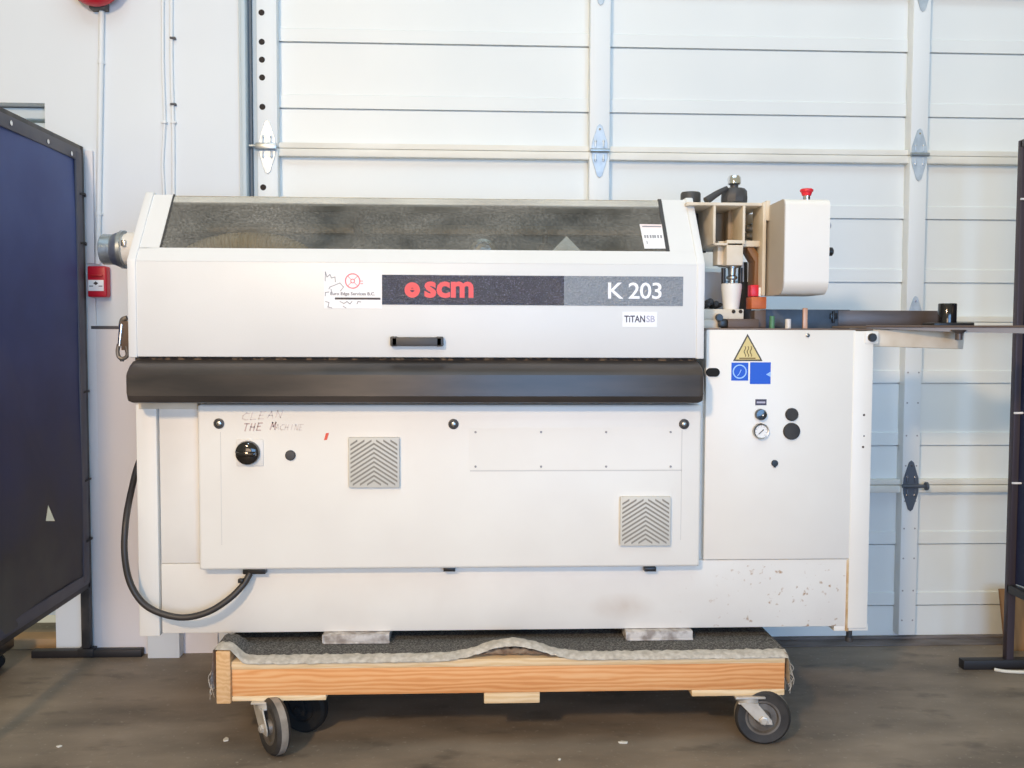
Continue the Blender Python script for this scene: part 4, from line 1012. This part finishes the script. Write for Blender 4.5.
tc_.cyl(P(122, 357, YT), P(122, 361.5, YT), .006, seg=12, mi=0)
tc_.build('toggle_clamp', ['hub', 'chrome', 'table_rim'], mc, 'chrome toggle clamp')

# --- power cord
path = [(150, 445, .30), (139, 462, .22), (131.5, 490, .08), (126, 520, .0), (124.5, 552, -.02), (129.5, 581, -.02), (142, 602, -.02), (160, 613, -.02), (184, 617.5, -.02), (208, 612, -.015), (229, 599, -.005), (243, 585, .008), (250, 573.5, .022)]
pc = MB().tube([P(*q) for q in path], .0098, 14, smooth=6).build('power_cord', 'cord_black', mc)
x0, x1, zz0, zz1 = R(243, 570.5, 259, 574, .02)
MB().box(x0, x1 + .02, .015, YB, zz0, zz1 + .012, .002).build('cord_bracket', 'black_plastic', pc)
x0, x1, zz0, zz1 = R(238, 579, 243, 583, .0); MB().box(x0, x1, -.004, .012, zz0, zz1, .002).build('cord_tie', 'black_plastic', pc)

# --- feet
CARTZ = P(356, 644, .02).z - .009                                         # top of the cart's deck
pile = CARTZ + .010
for rx in ((323, 630, 389.5, 646), (625.5, 627, 692, 642)):
    x0, x1, _, _ = R(*rx, .03)
    f_ = MB()
    f_.box(x0, x1, .02, .5, pile, zbot, .0015).box(x0 - .001, x1 + .001, .017, .03, pile, pile + .005, .001).box(x0 - .001, x0 + .004, .017, .03, pile, zbot, .001)
    f_.build('foot', 'worn_metal', mc, 'worn grey steel foot')
p_ = P(849, 636, .12); MB().cyl((p_.x, .12, P(849, 640, .12).z), (p_.x, .12, z0 + .02), S(3, .12), seg=14).cyl((p_.x, .12, P(849, 641, .12).z), (p_.x, .12, P(849, 636.5, .12).z), S(4, .12), seg=14).build('drain_pipe', 'dark_grey', mc)

# =================================================================== CART
YF = -.10
x0, x1, zz0, zz1 = R(217, 656, 785, 694, YF)
CX0, CX1 = x0, x1
YK = .52
zt0 = CARTZ; zpl = P(500, 666.5, YF).z; zfb = P(500, 693, YF).z; zlg = P(500, 698, YF).z
ct = thing('wooden_dolly', ((x0 + x1) / 2, (YF + YK) / 2, 0), 'low wooden dolly on steel casters carrying the white machine', 'cart')
ex = P(232, 675, YF).x
MB().box(ex - .002, CX1, YF, YK, zpl, zt0, .002).build('deck', 'wood_pale', ct)
MB().box(ex - .001, CX1, YF + .002, YF + .04, zfb, zpl + .001, .002).build('front_board', 'wood_orange', ct, 'orange-brown front board')
MB().box(ex - .001, CX1, YK - .04, YK, zfb, zpl + .001, .002).build('rear_board', 'wood_orange', ct)
MB().box(CX1 - .04, CX1, YF + .04, YK - .04, zfb, zpl + .001, .002).build('end_board', 'wood_orange', ct)
zl1 = P(225, 650.5, YF - .01).z
MB().box(CX0, ex - .002, YF - .012, .02, zlg - .002, zl1 - .002, .003).box(CX0, ex - .002, .0201, YK, zlg - .002, CARTZ - .001, .003).build('end_board', 'wood_end', ct, 'pale end board with end grain')
xa = P(326, 696, YF).x
MB().box(ex - .001, xa, YF + .001, YK, zlg, zfb, .002).build('caster_plank', 'wood_pale', ct)
xa = P(692, 690, YF).x
MB().box(xa, CX1, YF + .001, YK, P(740, 696, YF).z, zfb, .002).build('caster_plank', 'wood_pale', ct)
x0, x1, zz0, zz1 = R(484, 691, 540, 704, YF)
MB().box(x0, x1, YF + .004, YK, zz0, zfb + .001, .003).build('runner', 'wood_pale', ct)
zc_r = P(740, 696, YF).z; zc_l = zlg
def caster(px, py, zmount, theta, r, trail, mats=('fork_zinc', 'rubber', 'hub', 'tread'), width=.046, wide=1.0):
    c = Vector((px, py, r)); ax = Vector((-math.sin(theta), -math.cos(theta), 0)); tv = Vector((math.cos(theta), -math.sin(theta), 0))
    piv = c - tv * trail
    fk = MB()
    fk.box(piv.x - .045, piv.x + .045, piv.y - .036, piv.y + .036, zmount - .006, zmount, .001)
    fk.lathe([(.036, 0), (.036, .012), (.026, .018)], (piv.x, piv.y, zmount - .006), (0, 0, -1), 24)
    zt2 = zmount - .018
    fk.box(-.03, .03, -width / 2 - .012, width / 2 + .012, -.006, .0, .002, mtx=Matrix.Translation((piv.x, piv.y, zt2)) @ Matrix.Rotation(math.atan2(tv.y, tv.x), 4, 'Z'))
    for sg in (-1, 1):
        base = ax * sg * (width / 2 + .010)
        T = bmesh.new(); 
        wt, wb_ = .027 * wide, .024 * wide
        top = piv + base; top.z = zt2; bot = c + base
        dn = (bot - top).normalized(); ext = bot + dn * .018
        pts = [top - tv * wt, top + tv * wt, bot + tv * wb_, ext + tv * wb_ * .6, ext - tv * wb_ * .6, bot - tv * wb_]
        A = [T.verts.new(p + ax * sg * .0025) for p in pts]; B = [T.verts.new(p - ax * sg * .0025) for p in pts]
        T.faces.new(A); T.faces.new(B[::-1]); n = len(pts)
        for i in range(n): T.faces.new((A[i], B[i], B[(i + 1) % n], A[(i + 1) % n]))
        bmesh.ops.recalc_face_normals(T, faces=T.faces); bmesh.ops.bevel(T, geom=T.edges[:], offset=.0012, segments=1, affect='EDGES'); fk._add(T)
    fk.lathe([(.008, -width / 2 - .022), (.008, width / 2 + .022)], c, ax, 14)
    for sg in (-1, 1): fk.lathe([(.013, 0), (.013, .007), (.008, .009)], c + ax * sg * (width / 2 + .012), ax * sg, 6)
    fo = fk.build('caster', mats[0], ct)
    h = width / 2
    w_ = MB().lathe([(r * .62, -h * .8), (r * .9, -h * .9), (r * .97, -h * .65), (r * 1.0, -h * .45)], c, ax, 44, mi=0, cap=False)
    w_.lathe([(r * 1.0, -h * .45), (r * 1.0, h * .45)], c, ax, 44, mi=1, cap=False)
    w_.lathe([(r * 1.0, h * .45), (r * .97, h * .65), (r * .9, h * .9), (r * .62, h * .8)], c, ax, 44, mi=0, cap=False)
    wo = w_.build('wheel', [mats[1], mats[3]], fo, angle=50)
    MB().lathe([(r * .25, -h), (r * .3, -h * .55), (r * .5, -h * .5), (r * .56, -h * .82), (r * .63, -h * .82), (r * .63, h * .82), (r * .56, h * .82), (r * .5, h * .5), (r * .3, h * .55), (r * .25, h)], c, ax, 36).build('hub', mats[2], fo)
RC = S(28.5, -.1)
caster(P(762, 727, -.085).x, -.085, zc_r, rad(10), RC, .045)
caster(P(274, 734, -.105).x, -.105, zc_l, rad(56), RC, .036, wide=1.35)
caster(P(304, 722, .05).x, .05, zc_l, rad(20), RC * .95, .02, ('rubber_black', 'rubber_black', 'rubber_black', 'rubber_black'), .046)
caster(P(763, 690, .40).x, .40, zc_r, rad(-20), RC, .04)
caster(P(285, 690, .42).x, .42, zc_l, rad(35), RC, .04)

# =================================================================== CARPET ON THE CART
cp = thing('carpet_scrap', ((CX0 + CX1) / 2, .15, CARTZ), 'grey carpet scrap with frayed pale edge lying between dolly and machine', 'carpet')
NX = 150
def lft(x):
    v = (x - P(224, 650, YF).x) / .042
    return (zl1 - CARTZ) * 1.12 * math.exp(-abs(v) ** 3.5)
def arch(x):
    u = (x - P(512, 650, YF).x) / (P(560, 650, YF).x - P(512, 650, YF).x)
    h = math.exp(-(abs(u) / 0.85) ** 2.2) * S(15, YF)
    h += lft(x)
    return h
rp_, re_, ru_ = [], [], []
for i in range(NX + 1):
    x = CX0 - .004 + (CX1 - CX0 + .01) * i / NX
    a_ = arch(x); jt = .0035 * math.sin(i * 2.3) + .003 * math.sin(i * .9 + 1) + random.uniform(-.0015, .0015)
    row = []
    for j in range(25):
        f = j / 24; y = YK - .01 + (YF + .042 + jt - YK) * f
        k = max(0, (f - .62) / .38)
        ly = min(1, max(0, (.05 - y) / .04)); ly = ly * ly * (3 - 2 * ly); row.append((x, y, CARTZ + .0088 + (a_ - lft(x)) * k * k * .9 + lft(x) * ly + random.uniform(-.0008, .0008)))
    rp_.append(row)
    e_ = [row[-1]]
    zE = CARTZ + .002 + a_ * 1.0
    e_.append((x, YF + .024 + jt, zE + .0085)); e_.append((x, YF + .008 + jt * .5, zE + .004 + random.uniform(-.001, .001)))
    e_.append((x, YF - .006 + jt * .3, zE - .001)); e_.append((x, YF - .009 + jt * .3, zE - .006 + random.uniform(-.002, .002)))
    if a_ > .006 and x > ex + .02: e_.append((x, YF - .003 + jt * .3, zE - .008))
    else: e_.append((x, YF - .007, zE - .0075))
    if x < ex + .006: e_ = [(p[0], p[1], max(p[2], zl1 + .001)) for p in e_]
    re_.append(e_)
MB().quad_strip(rp_).build('pile', 'carpet_pile', cp, 'dark grey carpet pile', angle=80)
MB().quad_strip(re_).build('backing_edge', 'carpet_edge', cp, 'pale frayed carpet edge', angle=80)
# brown underlay bunched beneath the arch
un = []
for i in range(41):
    u = -1 + i / 20; x = P(508, 650, YF).x + u * .15
    hgt = max(0.0, (1 - u * u)) ** 1.2 * S(13, YF) * (.85 + .12 * math.sin(i * 1.7))
    un.append([(x, YF + .03, CARTZ + .001), (x, YF + .006 + .004 * math.sin(i), CARTZ + hgt * .45 + .001), (x, YF + .01 + .004 * math.cos(i * 1.3), CARTZ + hgt * .8 + .001), (x, YF + .03, CARTZ + hgt * .85 + .001), (x, YF + .1, CARTZ + hgt * .12 + .001)])
MB().quad_strip(un).build('underlay', 'underlay', cp, 'brown crumpled underlay', angle=80)
# flaps over the ends
lf = []
for i in range(26):
    y = YF - .008 + .5 * i / 25; dp_ = S(30, YF) * (.75 + .25 * math.sin(i * .8) + random.uniform(-.08, .08)) * (1 if i < 6 else .8)
    zt9 = (zl1 + .004) if y < .02 else CARTZ + .010
    lf.append([(CX0 - .003, y, zt9), (CX0 - .009, y, zt9 - .004), (CX0 - .013, y, CARTZ - .02), (CX0 - .016 - .006 * math.sin(i * 1.1), y, CARTZ - dp_ * .6), (CX0 - .022 - .006 * math.sin(i * 1.9), y, CARTZ - dp_)])
MB().quad_strip(lf).build('hanging_flap', 'carpet_edge', cp, angle=80)
lf = []
for i in range(26):
    y = YF - .006 + .5 * i / 25; dp_ = S(33, YF) * (.8 + .2 * math.sin(i * 1.3) + random.uniform(-.06, .06))
    lf.append([(CX1 - .002, y, CARTZ + .010), (CX1 + .006, y, CARTZ + .004), (CX1 + .009, y, CARTZ - .02), (CX1 + .012, y, CARTZ - dp_ * .6), (CX1 + .014 + .004 * math.sin(i * 1.7), y, CARTZ - dp_)])
MB().quad_strip(lf).build('hanging_flap', 'carpet_edge', cp, angle=80)
th_ = MB()
for i in range(16):
    y = YF + random.uniform(-.006, .05); z = CARTZ - S(random.uniform(8, 34), YF); x = CX1 + .012
    th_.tube([(x, y, z + .015), (x + random.uniform(.002, .014), y - .004, z), (x + random.uniform(-.002, .02), y - .006, z - random.uniform(.01, .04))], .0008, 5)
for i in range(12):
    y = YF + random.uniform(-.008, .04); z = CARTZ - S(random.uniform(14, 36), YF); x = CX0 - .016
    th_.tube([(x, y, z + .015), (x - random.uniform(.002, .012), y - .004, z), (x - random.uniform(-.002, .012), y - .006, z - random.uniform(.01, .03))], .0008, 5)
fo = th_.build('frayed_threads', 'carpet_edge', cp); fo['kind'] = 'stuff'

# =================================================================== BITS ON THE FLOOR
def scrap(x, y, w_, d_, lab, rz):
    p_ = PF(x, y); t = bmesh.new(); n = 7
    pts = [((w_ * (.75 + .3 * math.sin(k * 2.1 + x))) * math.cos(2 * math.pi * k / n), (d_ * (.75 + .3 * math.cos(k * 1.7 + y))) * math.sin(2 * math.pi * k / n)) for k in range(n)]
    cs, sn = math.cos(rz), math.sin(rz)
    pts = [(p_.x + a * cs - b * sn, p_.y + a * sn + b * cs) for a, b in pts]
    m_ = MB().prism(pts, 'Z', 0.0, .004, .001, 1)
    tag(ground(m_.build('paper_scrap', 'paper')), lab, 'scrap', group='white scraps on the floor')
scrap(623, 743, .016, .012, 'white paper scrap on floor, in front of dolly right of centre', .2)
scrap(559.5, 760, .006, .008, 'tiny white scrap on floor near the bottom edge', .5)
scrap(226, 740, .014, .014, 'pale scrap on floor just left of the left front caster', .9)
scrap(59, 747, .010, .010, 'pale scrap on floor at the bottom left corner', .3)
p_ = PF(1004, 672); m_ = MB().tube([(p_.x - .03, p_.y + .01, .006), (p_.x, p_.y - .01, .006), (p_.x + .06, p_.y - .02, .006), (p_.x + .12, p_.y - .022, .006)], .006, 8)
tag(ground(m_.build('plastic_strip', 'paper')), 'whitish strip on floor in front of the right screen foot', 'scrap')

# =================================================================== LIGHT
sc_ = bpy.context.scene
wd = bpy.data.worlds.new('world'); sc_.world = wd; wd.use_nodes = True
bg = wd.node_tree.nodes['Background']; bg.inputs['Color'].default_value = (1.0, 0.95, 0.72, 1); bg.inputs['Strength'].default_value = 0.43
def lamp(name, kind, loc, target, energy, col, size=1.0, sy=None):
    l = bpy.data.lights.new(name, kind); l.energy = energy; l.color = col
    if kind == 'AREA': l.shape = 'RECTANGLE'; l.size = size; l.size_y = sy or size
    if kind == 'SUN': l.angle = size
    o = bpy.data.objects.new(name, l); C.objects.link(o); o.location = loc
    o.rotation_euler = (Vector(target) - Vector(loc)).to_track_quat('-Z', 'Y').to_euler(); return o
lamp('high_far_light', 'SUN', (-1, -4, 5), (-1 + .10, -4 + 1, 5 - .92), 0.15, (0.6, 0.8, 1.0), rad(2.5))  # sun added in place of an unseen far, high lamp
lamp('key_lamp', 'AREA', (-1.62, -4.45, 3.2), (4.2, .8, .4), 154, (1.0, 0.71, 0.43), .36, .36)
lamp('warm_lamp', 'AREA', (-1.2, -6.2, 1.15), (-.2, 0, 1.0), 54, (1.0, 0.74, 0.54), 1.9, 1.4)
lamp('cool_doorway', 'AREA', (1.75, -6.6, 1.4), (.4, 0, 1.0), 215, (0.27, 0.55, 1.0), 3.2, 2.5)
lamp('ceiling_light', 'AREA', (0.3, -1.6, 4.4), (0.3, -.6, 0), 44, (0.54, 0.78, 1.0), 3.5, 2.0)
vs_ = sc_.view_settings; vs_.view_transform = 'Standard'; vs_.look = 'None'; vs_.exposure = 0.0; vs_.gamma = 1.0
